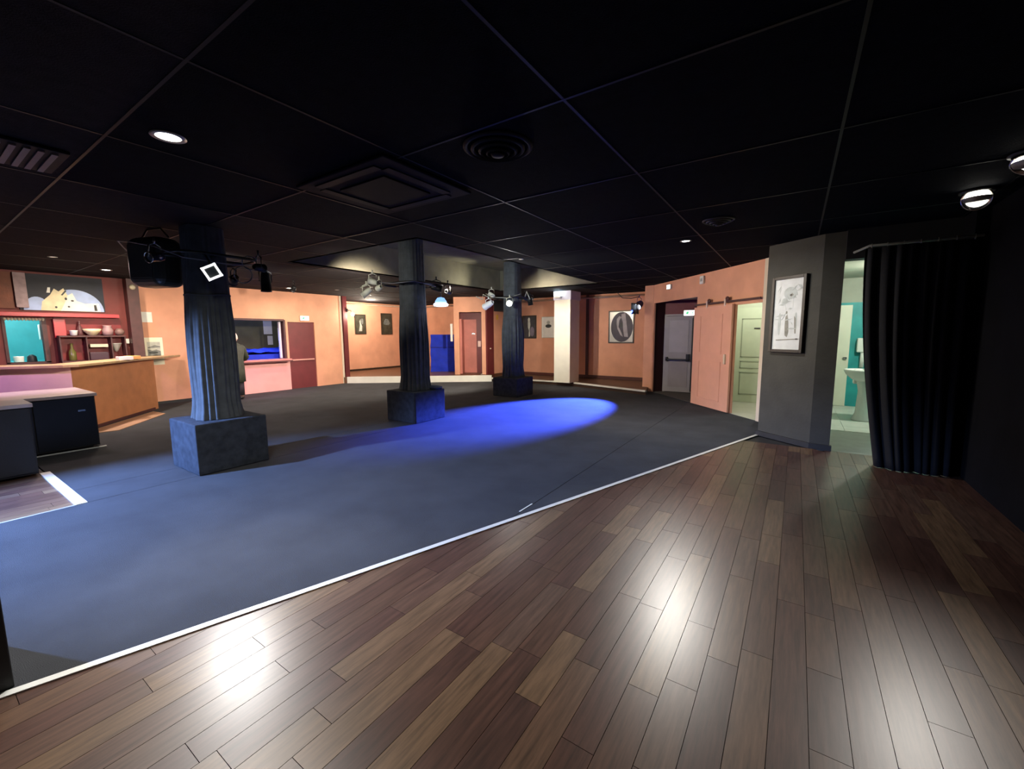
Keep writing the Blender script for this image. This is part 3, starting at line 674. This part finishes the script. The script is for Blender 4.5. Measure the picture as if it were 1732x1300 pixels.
# ---- bar back wall
def onbar(y0,y1,z0,z1,d0,d1): return (-11.72+d0,y0,z0),(-11.72+d1,y1,z1)
F=LW
mu = picture(*LW,1.42,2.56,2.0,2.66,'dark mural panel with pale figures before a blue half disc over the bar',name='mural_panel',cat='mural',fw=0,pm=mat('mural night blue',(.006,.009,.02),.6,.5,3,0),dep=.06,
  art=[('half_disc',mat('mural sky blue',(.40,.52,.80),.6,.15,5,0),[oval(.25,-1.0,.72,1.25,24,0,180),oval(-.62,-1.0,.3,.75,16,0,180)]),
       ('figures',mat('mural cream',(.78,.70,.45),.6,.15,8,0),[[(-.55,-1),(-.5,-.5),(-.3,-.1),(-.2,.25),(-.1,.1),(.02,.3),(.1,-.1),(.2,-.6),(.1,-1)]]),
       ('figures',mat('mural white',(.85,.85,.78),.6,.1,8,0),[[(-.1,-1),(0,-.6),(.1,-.1),(.22,.05),(.3,-.4),(.5,-.55),(.85,-.5),(.88,-1)],[(-.38,0),(-.34,.3),(-.28,.3),(-.3,0)]]),
       ('details',gr2,[oval(.05,-.3,.03,.08,10),oval(.2,-.4,.04,.05,10),oval(.1,-.75,.03,.05,10),oval(-.2,-.8,.03,.06,10),[(.72,-.95),(.72,-.6),(.78,-.6),(.8,-.95)],[(-.06,-.1),(.06,.2),(.09,.15),(-.02,-.12)]])])
tag(box(*onbar(1.38,1.53,2.04,2.66,0.0,.08)).build('wall_strip', mat('mauve grey plaster',(.34,.25,.26),.6,.2,12,.2)),'upright mauve grey strip left of the mural','strip')
tag(box(*onbar(.2,1.36,2.02,2.66,0.0,.05)).build('wall_panel', mat('rust board',(.17,.05,.02),.6,.2,6,.1)),'rust brown wall panel at the far left above the bar','panel')
tag(box(*onbar(.2,2.72,1.88,1.95,0.0,.22)).build('display_shelf', red2, bevel=.004),'long glossy red shelf under the mural','shelf')
sh = thing('back_bar_shelf','dark red shelf unit with cups and bottles behind the bar','shelf unit',(-11.72,1.82,0))
MB().box((.0,.0,1.02),(.03,.95,1.87)).build('back_panel', mat('deep red',(.20,.012,.015),.5,.2,6,0), sh)
for z_ in (1.02,1.50): MB().box((.03,.0,z_),(.30,.95,z_+.03)).build('shelf', curve_brown, sh)
for y_ in (.0,.36,.72,.93): MB().box((.03,y_,1.05),(.27,y_+.02,1.50)).build('upright', curve_brown, sh)
tag(box(*onbar(1.80,1.96,1.49,1.84,.02,.10)).build('wall_box', red2, bevel=.004),'bright red box beside the teal window behind the bar','box')
def lath(name,prof,x,y,z,m_,label,cat,group=None):
    o=MB().lathe(prof,16).build(name,m_); o.location=(x,y,z); return tag(o,label,cat,group)
cup=[(.03,0),(.05,.01),(.06,.09),(.065,.1),(.05,.095),(.04,.02)]
lath('cup',cup,-11.55,2.04,1.53,porc,'small white cup at the left of the bar shelf','cup')
lath('bowl',[(.04,0),(.06,.01),(.12,.08),(.14,.13),(.12,.12),(.05,.03)],-11.55,2.30,1.53,mat('cream ceramic',(.75,.66,.42),.3,.1,8,0),'cream bowl in the middle of the bar shelf','bowl')
lath('bottle',[(.04,0),(.045,.02),(.045,.14),(.015,.2),(.015,.26),(.018,.27)],-11.6,2.14,1.53,mat('dusky glass',(.12,.05,.05),.2,.1,5,0),'dark bottle between the cup and bowl on the bar shelf','bottle')
lath('jug',[(.05,0),(.08,.02),(.09,.1),(.06,.17),(.07,.2),(.055,.19)],-11.56,2.53,1.53,mat('dusky ceramic',(.35,.22,.22),.4,.2,8,0),'mauve jug right of the bowl on the bar shelf','jug')
lath('round_pot',[(.03,0),(.07,.03),(.08,.08),(.05,.13),(.03,.14)],-11.56,2.71,1.53,mat('brown clay',(.2,.12,.1),.5,.2,8,0),'round brown pot at the right end of the bar shelf','pot')
lath('bottle',[(.05,0),(.055,.02),(.055,.16),(.02,.24),(.02,.32),(.024,.33)],-11.56,1.99,1.05,mat('olive glass',(.12,.11,.03),.2,.1,5,0),'olive bottle on the lower bar shelf at left','bottle')
tag(MB().box((-11.62,2.22,1.05),(-11.50,2.50,1.20)).build('till', mat('purple black plastic',(.05,.015,.03),.4,.1,5,0), bevel=.01),'small dark till on the lower bar shelf','till')
tag(MB().box((-11.6,2.24,1.30),(-11.5,2.50,1.36)).build('menu_card', mat('pale card',(.6,.55,.4),.5,.1,5,0)),'pale strip card above the dark till','card')
lath('funnel_lamp',[(.01,0),(.03,.02),(.09,.16),(.10,.17),(.08,.16)],-11.56,2.63,1.20,mat('silver grey',(.5,.5,.45),.3,.1,5,0),'pale cone shaped lamp on the lower right of the bar shelf','lamp')
tag(MB().box((-10.22,2.30,1.085),(-10.02,2.50,1.145)).build('carton', paper, bevel=.003),'white carton on the bar top near its right end','carton')
tag(MB().box((-10.42,2.46,1.085),(-10.23,2.66,1.145)).build('carton', mat('orange card',(.85,.4,.12),.6,.1,5,0), bevel=.003),'orange carton beside the white one on the bar top','carton')
tag(MB().box((-11.70,2.79,1.36),(-11.65,2.87,1.46)).build('wall_socket', white, bevel=.005),'small white socket box beside the red shelf unit','socket')
tag(box((-11.71,2.88,0),(-11.48,3.07,2.69)).build('timber_post', curve_brown, bevel=.004),'dark maroon timber post at the end of the bar','post')
lath('bulkhead_lamp',[(.05,0),(.055,.01),(.03,.03),(.001,.035)],-11.478,2.97,2.52,mat('pale lamp glass',(.6,.55,.4),.4,.1,5,0),'small round pale lamp on the maroon post','lamp').rotation_euler=(0,R(90),0)
# teal window behind the bar with the small lit room beyond
w1 = struct(MB().box((-11.86,1.18,1.03),(-11.70,1.22,1.88)).box((-11.86,1.66,1.03),(-11.70,1.72,1.88)).box((-11.86,1.18,1.01),(-11.70,1.72,1.05)).build('window_1', curve_brown))
b=MB()
for k in range(12):
    y_=1.2+k*.042; b.lathe([(.001,0),(.016,.01),(.022,.03),(.02,.05),(.001,.055)],10,Matrix.Translation((-11.69,y_+.02,1.80)))
b.build('valance', mat('cream lace',(.75,.7,.55),.6,.1,10,0), w1)
b=MB(); b.box((-13.5,.2,.6),(-13.4,2.6,2.3)); b.box((-13.4,.1,.6),(-11.84,.2,2.3)); b.box((-13.4,2.6,.6),(-11.84,2.7,2.3)); b.box((-13.5,.1,2.3),(-11.84,2.7,2.35)); b.box((-13.5,.1,.98),(-11.84,2.7,1.02))
struct(b.build('wall_kitchen', mat('turquoise paint',(.12,.55,.58),.5,.1,4,0)))
bulb((-12.4,1.3,2.1),30,(.85,1,1),.06)
lath('kettle',[(.06,0),(.07,.02),(.06,.12),(.03,.15),(.01,.16)],-12.0,1.52,1.02,black,'small black kettle in the teal window','kettle')
lath('tub',[(.06,0),(.065,.01),(.07,.12),(.06,.13)],-12.05,1.36,1.02,porc,'white tub beside the kettle in the teal window','tub')
tag(MB().box((-12.4,1.70,1.45),(-12.25,1.86,1.75)).build('wall_heater', white, bevel=.01),'white wall unit seen through the teal window','heater')

# ---- person at the hatch, mostly behind the nearest column
def skin(name,pts,edges,rad,m_,parent,root=0,sub=2):
    me=bpy.data.meshes.new(name); me.from_pydata(pts,edges,[]); me.update(); me.materials.append(m_)
    o=bpy.data.objects.new(name,me); col.objects.link(o); o.parent=parent
    md=o.modifiers.new('skin','SKIN'); md.use_smooth_shade=True
    sv=me.skin_vertices[0].data
    for i,r_ in enumerate(rad): sv[i].radius=r_ if isinstance(r_,tuple) else (r_,r_)
    sv[root].use_root=True
    md2=o.modifiers.new('sub','SUBSURF'); md2.levels=sub; md2.render_levels=sub
    return o
per = thing('person','person with pale hair and long dark green coat at the hatch, mostly behind the column','person',(-10.95,4.52,.004),R(58))
skinm=mat('skin',(.55,.32,.24),.5,.1,8,0); coat=mat('dark green coat',(.035,.05,.030),.85,.2,10,.2); hair=mat('pale hair',(.72,.68,.52),.7,.15,30,.3); troun=mat('dark trousers',(.015,.015,.02),.8,.1,8,.1)
# local frame: +Y faces the wall (-X world); leaning forward on the ledge
sk=[(0,0,.86),(0,.04,1.05),(0,.12,1.24),(0,.17,1.31),(0,.20,1.36),
    (.10,0,.82),(.11,.02,.46),(.11,-.02,.09),(.11,.08,.04),(-.10,0,.82),(-.11,-.02,.46),(-.11,-.06,.09),(-.11,.04,.04),
    (.17,.12,1.22),(.22,.22,.98),(.15,.42,.93),(.13,.50,.92),(-.17,.12,1.22),(-.22,.22,.98),(-.15,.42,.93),(-.13,.50,.92)]
se=[(0,1),(1,2),(2,3),(3,4),(0,5),(5,6),(6,7),(7,8),(0,9),(9,10),(10,11),(11,12),(2,13),(13,14),(14,15),(15,16),(2,17),(17,18),(18,19),(19,20)]
sr=[(.15,.11),(.14,.10),(.16,.11),.06,.055,.09,.06,.045,.04,.09,.06,.045,.04,.055,.042,.030,.028,.055,.042,.030,.028]
skin('body',sk,se,sr,skinm,per)
# coat: lofted shell from shoulders to knee
def loft(rings,n=32):
    vs=[];fs=[]
    for (cx,cy,cz,rx,ry) in rings:
        for i in range(n):
            a_=2*math.pi*i/n; k_=1+.03*math.sin(5*a_)*(1 if cz<.9 else 0); vs.append((cx+rx*k_*math.cos(a_),cy+ry*k_*math.sin(a_),cz))
    for k in range(len(rings)-1):
        for i in range(n):
            j=(i+1)%n; fs.append((k*n+i,k*n+j,(k+1)*n+j,(k+1)*n+i))
    fs.append(tuple(range(n))[::-1]); fs.append(tuple(range((len(rings)-1)*n,len(rings)*n)))
    return MB().add(vs,fs,None,True)
loft([(0,0,.42,.22,.19),(0,0,.7,.215,.18),(0,.02,.95,.205,.16),(0,.07,1.12,.225,.165),(0,.12,1.25,.225,.14),(0,.15,1.30,.14,.10),(0,.17,1.335,.085,.08)]).build('coat',coat,per)
for s in (1,-1):
    MB().tube([(s*.15,.11,1.25),(s*.19,.14,1.20),(s*.235,.23,.99),(s*.19,.34,.955),(s*.155,.43,.94)],.062,12).build('sleeve',coat,per)
    MB().tube([(s*.11,.0,.45),(s*.11,-.02-(.03 if s<0 else 0),.10)],.075,12).build('trouser_leg',troun,per)
    MB().ell((s*.11,.06-(.03 if s<0 else 0),.045),(.05,.14,.045)).build('shoe',black,per)
    hx=s*.14
    MB().ell((hx,.50,.925),(.042,.05,.018)).build('palm',skinm,per)
    for k in range(4):
        x_=hx+(-.03+.02*k); l_=[.062,.075,.07,.055][k]
        MB().tube([(x_,.535,.925),(x_,.535+l_*.6,.925),(x_,.535+l_,.91)],.009,6).build('finger',skinm,per)
    MB().tube([(hx-s*.035,.48,.925),(hx-s*.065,.52,.925),(hx-s*.07,.55,.917)],.010,6).build('thumb',skinm,per)
hd=MB().ell((0,.22,1.45),(.078,.10,.125),20,14); hd.build('head',skinm,per)
MB().ell((0,.195,1.475),(.094,.108,.118),20,14).build('hair',hair,per)
b=MB(); b.ell((0,.325,1.44),(.012,.02,.022),8,6); b.build('nose',skinm,per)
for s in (1,-1):
    MB().ell((s*.03,.312,1.465),(.012,.008,.007),8,6).build('eye',black,per); MB().ell((s*.08,.235,1.445),(.012,.02,.032),8,6).build('ear',skinm,per)
MB().ell((0,.312,1.395),(.022,.008,.006),8,6).build('mouth',mat('lip',(.4,.15,.13),.5,.1,5,0),per)

# ---- alcove things
AW=((-13.4,0),(-13.4,20))
dk=mat('print sepia dark',(.05,.045,.03),.5,.5,7,0)
picture(*AW,9.62,10.10,1.54,2.26,'dark framed print nearest the left end of the alcove',pm=dk,art=[('image',gr3,[[(-.3,-.7),(-.1,-.1),(-.15,.3),(.05,.55),(.1,.1),(.3,-.2),(.25,-.7)]]),('image',gr1,[oval(.35,.3,.2,.3,14)])])
picture(*AW,10.80,11.33,1.52,2.34,'dark framed print near the middle column in the alcove',pm=dk,art=[('image',gr1,[[(-.6,.1),(-.2,.5),(.3,.45),(.6,.1),(.4,-.1),(-.5,-.05)]])])
gl = thing('globe_lamp','small glowing globe wall lamp by the alcove corner','lamp',(-11.60,8.28,2.15))
MB().ell((0,0,0),(.055,.055,.055)).build('globe', lampw, gl)
MB().tube([(0,0,.05),(-.02,-.06,.12),(-.05,-.14,.12)],.012,6).build('arm', blackmetal, gl)
MB().box((-.09,-.18,.07),(-.02,-.14,.17)).build('back_plate', blackmetal, gl)
ob=thing('covered_cabinet','upright cabinet under a royal blue tarpaulin on the stage platform','cabinet',(-10.5,11.15,.197),R(40))
MB().box((-.36,-.2,0),(.36,.2,1.26)).build('body', black, ob)
n=26; vs=[];fs=[]
for k in range(29):
    z=1.31-1.31*k/28
    for i in range(4*n):
        sd_=i//n; u=(i%n)/n; c=[(-.42,-.26),(.42,-.26),(.42,.26),(-.42,.26)]; p=c[sd_]; q_=c[(sd_+1)%4]
        x=p[0]+(q_[0]-p[0])*u; y=p[1]+(q_[1]-p[1])*u
        wob=.022*math.sin(x*9+z*7)+.015*math.sin(z*19+x*5+y*6); f_=.97+.05*(k/28)
        vs.append((x*f_*(1+wob*.8),y*f_*(1+wob*2),max(.002,z)))
m4=4*n
for k in range(28):
    for i in range(m4):
        j=(i+1)%m4; fs.append((k*m4+i,(k+1)*m4+i,(k+1)*m4+j,k*m4+j))
fs.append(tuple(range(m4)))
MB().add(vs,fs,None,True).build('tarpaulin', bluet, ob)
MB().tube([(.42*math.cos(a_)*1.02,-.262+0*a_,.86) for a_ in (math.pi,0)],.012,6).build('strap', mat('dark blue strap',(.003,.01,.2),.5,.1,5,0), ob)
# recess door in the door box
d5=struct(MB().box((.17,.10,.205),(.24,.62,2.0),FB).box((.17,.56,.205),(.66,.61,2.0),FB).build('door_2', rose))
MB().box((.50,.53,1.50),(.62,.56,1.55),FB).build('handle', chrome, d5)
tag(MB().box((.70,.57,1.08),(.80,.615,1.28),FB).build('switch_plate', mat('pink white plastic',(.75,.5,.45),.4,.05,5,0), bevel=.004),'pale switch plate in the red door recess','switch')
tag(MB().box((.86,-.04,.205),(.92,-.001,.215),FB).build('door_stop', white),'tiny white stop at the foot of the red recess','stop')
tag(MB().box((-.12,-.01,1.28),(-.05,.06,1.85),FB).build('wall_phone', white, bevel=.01),'narrow white upright fitting left of the recessed doorway','fitting')
tag(MB().box((-8.30,11.38,1.98),(-8.285,11.50,2.14)).build('small_notice', mat('ochre card',(.7,.38,.06),.6,.1,5,0)),'small ochre notice left of the farthest column','notice')
tag(MB().box((-8.28,10.99,1.02),(-8.24,11.03,1.06)).build('coat_hook', cream, bevel=.01),'small cream hook on the red return wall','knob')
tag(MB().box((-8.29,11.25,2.25),(-7.9,11.95,2.69)).build('black_pelmet', black),'black box pelmet under the ceiling left of the farthest column','pelmet')
# ---- pictures on back right wall
BW=((-20,12.4),(0,12.4))
def sx(x): return x+20
violet=mat('print violet black',(.03,.02,.045),.5,.3,6,0)
picture(*BW,sx(-7.90),sx(-7.34),1.35,2.13,'dark framed photograph of a pale figure right of the farthest column',pm=mat('print charcoal',(.05,.05,.055),.5,.3,6,0),
  art=[('image',mat('print silver',(.55,.58,.5),.5,.15,8,0),[oval(-.05,.62,.16,.2,14),[(-.2,.5),(.1,.5),(.15,.2),(.05,-.2),(.1,-.8),(-.1,-.85),(-.05,-.3),(-.2,0)]]),('image',mat('print mauve',(.2,.17,.22),.5,.2,6,0),[oval(.4,-.4,.3,.42,16)])])
picture(*BW,sx(-7.13),sx(-6.62),1.37,2.07,'white matted picture partly hidden by the white pillar',fw=.02,fm=mat('silver frame',(.5,.5,.45),.4,.1,5,0),pm=paper,art=[('image',gr2,[oval(0,.12,.45,.17,18)]),('image',gr3,[oval(0,.45,.25,.18,16)])])
picture(*BW,sx(-4.78),sx(-3.99),1.21,2.18,'picture with dark oval and pale figure on silver mat',fw=.035,pm=mat('silver mat',(.50,.49,.46),.3,.1,4,0,metal=.3),
  art=[('oval',violet,[oval(.05,0,.86,.92,40)]),('image',mat('print silver violet',(.36,.33,.36),.5,.2,8,0),[[(.0,.78),(.3,.85),(.38,.4),(.5,-.3),(.55,-.62),(.25,-.6),(.15,-.1),(.12,.3),(.0,.55)],[(-.35,.5),(-.15,.68),(0,.6),(-.15,.4),(-.2,.0),(.0,-.3),(.15,-.6),(-.05,-.5),(-.3,-.1),(-.36,.2)]]),('image',gr2,[oval(.0,.12,.1,.18,14)])])
# ---- double doors
dd = struct(MB().box((-2.80,11.10,.004),(-2.76,11.16,1.96)).box((-1.42,11.10,.004),(-1.38,11.16,1.96)).box((-2.80,11.10,1.93),(-1.38,11.16,1.97)).build('door_3', greyd))
for k,(x0_,x1_) in enumerate([(-2.76,-2.12),(-2.10,-1.42)]):
    lf=MB().box((x0_,11.095,.02),(x1_,11.14,1.925)).build('leaf', greyd, dd, bevel=.004)
    MB().box((x0_+.09,11.088,1.02),(x1_-.09,11.096,1.82)).build('panel', mat('pale lavender panel',(.42,.40,.43),.45,.06,4,.02), lf, bevel=.003)
    MB().box((x0_+.09,11.088,.14),(x1_-.09,11.096,.80)).build('panel', mat('mid lavender panel',(.30,.27,.28),.45,.06,4,.02), lf, bevel=.003)
    MB().box((x0_+.03,11.01,.82),(x1_-.03,11.04,.86)).build('push_bar', blackmetal, lf, bevel=.006)
    MB().box((x0_+.03,11.01,.80),(x0_+.07,11.10,.90)).build('bar_bracket', blackmetal, lf); MB().box((x1_-.12,11.01,.80),(x1_-.05,11.10,.98)).build('bar_bracket', blackmetal, lf)
MB().box((-2.13,11.05,.05),(-2.09,11.09,1.86)).build('bolt_rod', blackmetal, dd)
tag(MB().prism([(-2.98,10.90),(-1.80,9.60),(-1.68,9.8),(-1.5,11.0),(-2.78,11.1)],.002,.012).build('entrance_mat', mat('grey brown mat',(.08,.07,.065),.9,.2,20,.2)),'grey brown mat on the floor before the double doors','mat')
# ---- sliding barn door (orange) with rail and hangers
bd = struct(MB().box((.70,.03,.02),(1.88,.07,2.02),FD).build('door_4', mat('salmon door paint',(.76,.38,.26),.6,.06,3,.1), bevel=.003))
sal=mat('salmon door paint',(.76,.38,.26))
def ring_panel(x0_,x1_,z0_,z1_,parent,F_,y_,m_,w_=.02,d=.008):
    b=MB(); 
    for a,c in (((x0_,z0_),(x0_+w_,z1_)),((x1_-w_,z0_),(x1_,z1_)),((x0_,z0_),(x1_,z0_+w_)),((x0_,z1_-w_),(x1_,z1_))):
        b.box((a[0],min(y_,y_+d),a[1]),(c[0],max(y_,y_+d),c[1]),F_)
    return b.build('moulding',m_,parent)
ring_panel(.95,1.65,1.10,1.85,bd,FD,.07,sal); ring_panel(.95,1.65,.18,.95,bd,FD,.07,sal)
MB().box((.80,.07,.92),(.84,.10,1.10),FD).build('handle', cream, bd)
rl = thing('sliding_rail','dark maroon steel rail with two hangers above the orange sliding door','rail')
MB().box((.03,.04,2.055),(1.90,.06,2.09),FD).build('bar', curve_brown, rl)
for s in (.91,1.46):
    MB().box((s-.02,.06,1.99),(s+.02,.075,2.12),FD).build('hanger', mat('worn steel strap',(.7,.55,.45),.4,.1,5,0), rl); MB().lathe([(.005,-.01),(.045,-.01),(.045,.01),(.005,.01)],16,FD@Matrix.Translation((s-.045,.055,2.12))@Matrix.Rotation(R(90),4,'X')).build('wheel', curve_brown, rl)
# ---- sage green door in the corridor
gd = struct(MB().box((-1.13,10.245,.01),(-.30,10.29,2.02)).build('door_5', green, bevel=.003))
IDM=Matrix.Identity(4)
for z0_,z1_ in ((.98,1.80),(.74,.90),(.18,.66)): ring_panel(-.98,-.40,z0_,z1_,gd,IDM,10.237,mat('sage moulding',(.30,.34,.25),.5,.05,4,0),.018,.008)
MB().box((-.75,10.232,1.575),(-.64,10.245,1.60)).build('door_plate', black, gd)
bulb((-.45,9.3,2.45),55,(1,1,.88),.08)
# ---- washroom: door, basin, dispenser, lamp
wdoor = struct(MB().box((.52,10.74,.01),(.89,10.795,2.03)).build('door_6', mat('ivory door',(.74,.72,.58),.5,.04,4,0), bevel=.003))
MB().box((.80,10.70,.96),(.86,10.74,1.0)).build('handle', chrome, wdoor)
wb = thing('washbasin','white pedestal washbasin beyond the black curtain','washbasin',(1.02,9.15,.006))
MB().lathe([(.16,0),(.165,.02),(.12,.12),(.10,.5),(.13,.68),(.10,.70)],24,Matrix.Diagonal((1,.9,1,1))).build('pedestal', porc, wb)
MB().lathe([(.12,.66),(.20,.70),(.28,.78),(.31,.84),(.31,.865),(.285,.865),(.25,.80),(.12,.74),(.02,.73)],32,Matrix.Diagonal((1,.8,1,1))).build('bowl', porc, wb)
MB().tube([(.0,.2,.86),(.0,.2,.95),(.0,.14,.99),(.0,.08,.96)],.014,8).build('tap', chrome, wb)
MB().box((-.16,.16,.60),(.16,.26,.86)).build('back_block', porc, wb, bevel=.02)
ds = thing('soap_dispenser','white dispenser on the teal washroom wall above the basin','dispenser',(1.10,10.795,0))
MB().box((-.10,-.12,1.10),(.10,0,1.38)).build('case', white, ds, bevel=.02)
MB().tube([(.0,-.06,1.10),(.0,-.06,.80)],.035,10).build('bottle', white, ds)
bulb((1.4,8.8,2.42),110,(1,1,.88),.08)
# ---- poster frame on the pillar
rk=random.Random(9); SK=[]
for _ in range(26):
    cx_,cz_=rk.uniform(-.6,.65),rk.choice([rk.uniform(.25,.75),rk.uniform(-.55,.2)]); a_=rk.uniform(0,6.28); l_=rk.uniform(.08,.3); w_=rk.uniform(.01,.03)
    dx,dz=math.cos(a_)*l_,math.sin(a_)*l_*.45; SK.append([(cx_-dx,cz_-dz),(cx_,cz_-w_),(cx_+dx,cz_+dz),(cx_+.3*dx,cz_+w_*1.5)])
SK=[[(max(-.85,min(.85,x)),z) for x,z in p] for p in SK]
pc = picture((-.39,7.06),(.22,6.6),.115,.60,1.23,2.25,'tall dark framed white line drawing on the charcoal pillar',name='framed_drawing',fw=.04,fm=mat('walnut frame',(.016,.009,.005),.5,.2,12,.05),pm=mat('drawing paper',(.62,.66,.68),.5,.10,9,0),dep=.045,side=-1,
  art=[('ink',mat('ink wash',(.45,.50,.50),.6,.2,8,0),[oval(.1,.55,.38,.16,18),oval(-.2,.35,.18,.08,14),oval(-.45,-.25,.08,.3,12),oval(.5,-.2,.08,.25,12)]),
       ('ink',mat('ink grey',(.25,.25,.22),.6,.3,10,0),[[(-.1,-.05),(.0,-.0),(.08,-.2),(.12,-.45),(.05,-.6),(-.08,-.55),(-.12,-.3)],[(.4,-.05),(.5,-.1),(.55,-.5),(.48,-.5)],oval(-.05,.05,.05,.04,12),[(.05,.5),(.2,.55),(.3,.5),(.15,.45)],[(-.6,-.66),(.75,-.63),(.75,-.655),(-.6,-.69)]]),
       ('ink',mat('ink wash',(.45,.50,.50)),SK),
       ('ink',mat('ink dark',(.06,.06,.06),.6,.2,10,0),[oval(.62,-.645,.08,.02,10),oval(.15,.5,.07,.02,10)])])
# ---- curtain
ct = thing('curtain','heavy black pleated curtain bunched across the doorway at right','curtain')
pts=[(.56,6.10),(.86,6.02),(1.14,6.03),(1.42,6.08)]
def cpt(u):
    k=min(2,int(u*3)); f=u*3-k; p=pts[k]; q=pts[k+1]; return p[0]+(q[0]-p[0])*f, p[1]+(q[1]-p[1])*f
n=160; m=24; vs=[]; fs=[]
for k in range(m+1):
    z=2.40-2.396*k/m; sw=k/m
    for i in range(n+1):
        u=i/n; x,y=cpt(u); am=.018+.042*sw
        dx=(1-u)*(.24*sw**1.3-.03*math.sin(sw*math.pi)); 
        ph=u*2*math.pi*8.5; y2=y+am*math.sin(ph+.6*math.sin(3*u*6+sw))+.02*sw*math.sin(u*11+2)
        vs.append((x+dx+am*.35*math.cos(ph*1.0),y2,z))
for k in range(m):
    for i in range(n): a=k*(n+1)+i; fs.append((a,a+1,a+n+2,a+n+1))
c=MB().add(vs,fs,None,True).build('cloth', curtm, ct); md=c.modifiers.new('solid','SOLIDIFY'); md.thickness=.004
rd = thing('curtain_rod','pale curtain rod above the doorway at right','rod')
MB().tube([(.50,6.42,2.42),(.60,6.10,2.43),(1.46,6.08,2.43)],.014,8).build('pole', mat('pale grey rod',(.30,.30,.27),.4,.05,5,0), rd)
for k in range(7):
    x=.62+k*.13; pts_=[(x,6.09+.022*math.cos(a_),2.425+.022*math.sin(a_)) for a_ in [i*2*math.pi/12 for i in range(12)]]
    MB().tube(pts_,.004,5,True).build('ring', mat('pale grey rod',(.30,.30,.27)), rd)
# ---- out of frame stage lamps that throw the blue and violet light
par(-6.6,-1.3,2.52,(-4.75,1.2,0),'blue stage light behind the left frame edge',.09,.2,None,lampb,light=(4300,(.27,.45,1),66,.7,.06))
par(-8.0,-1.2,2.52,(-9.6,1.0,.9),'violet stage light over the bar side',.09,.2,None,lampb,light=(260,(.62,.35,1),60,.6,.06))
par(-9.0,5.0,2.5,(-11.7,5.4,.4),'small black lamp under the ceiling aimed at the pink-lit panel below the hatch',.05,.12,light=(260,(1,.45,.65),60,.7,.05))
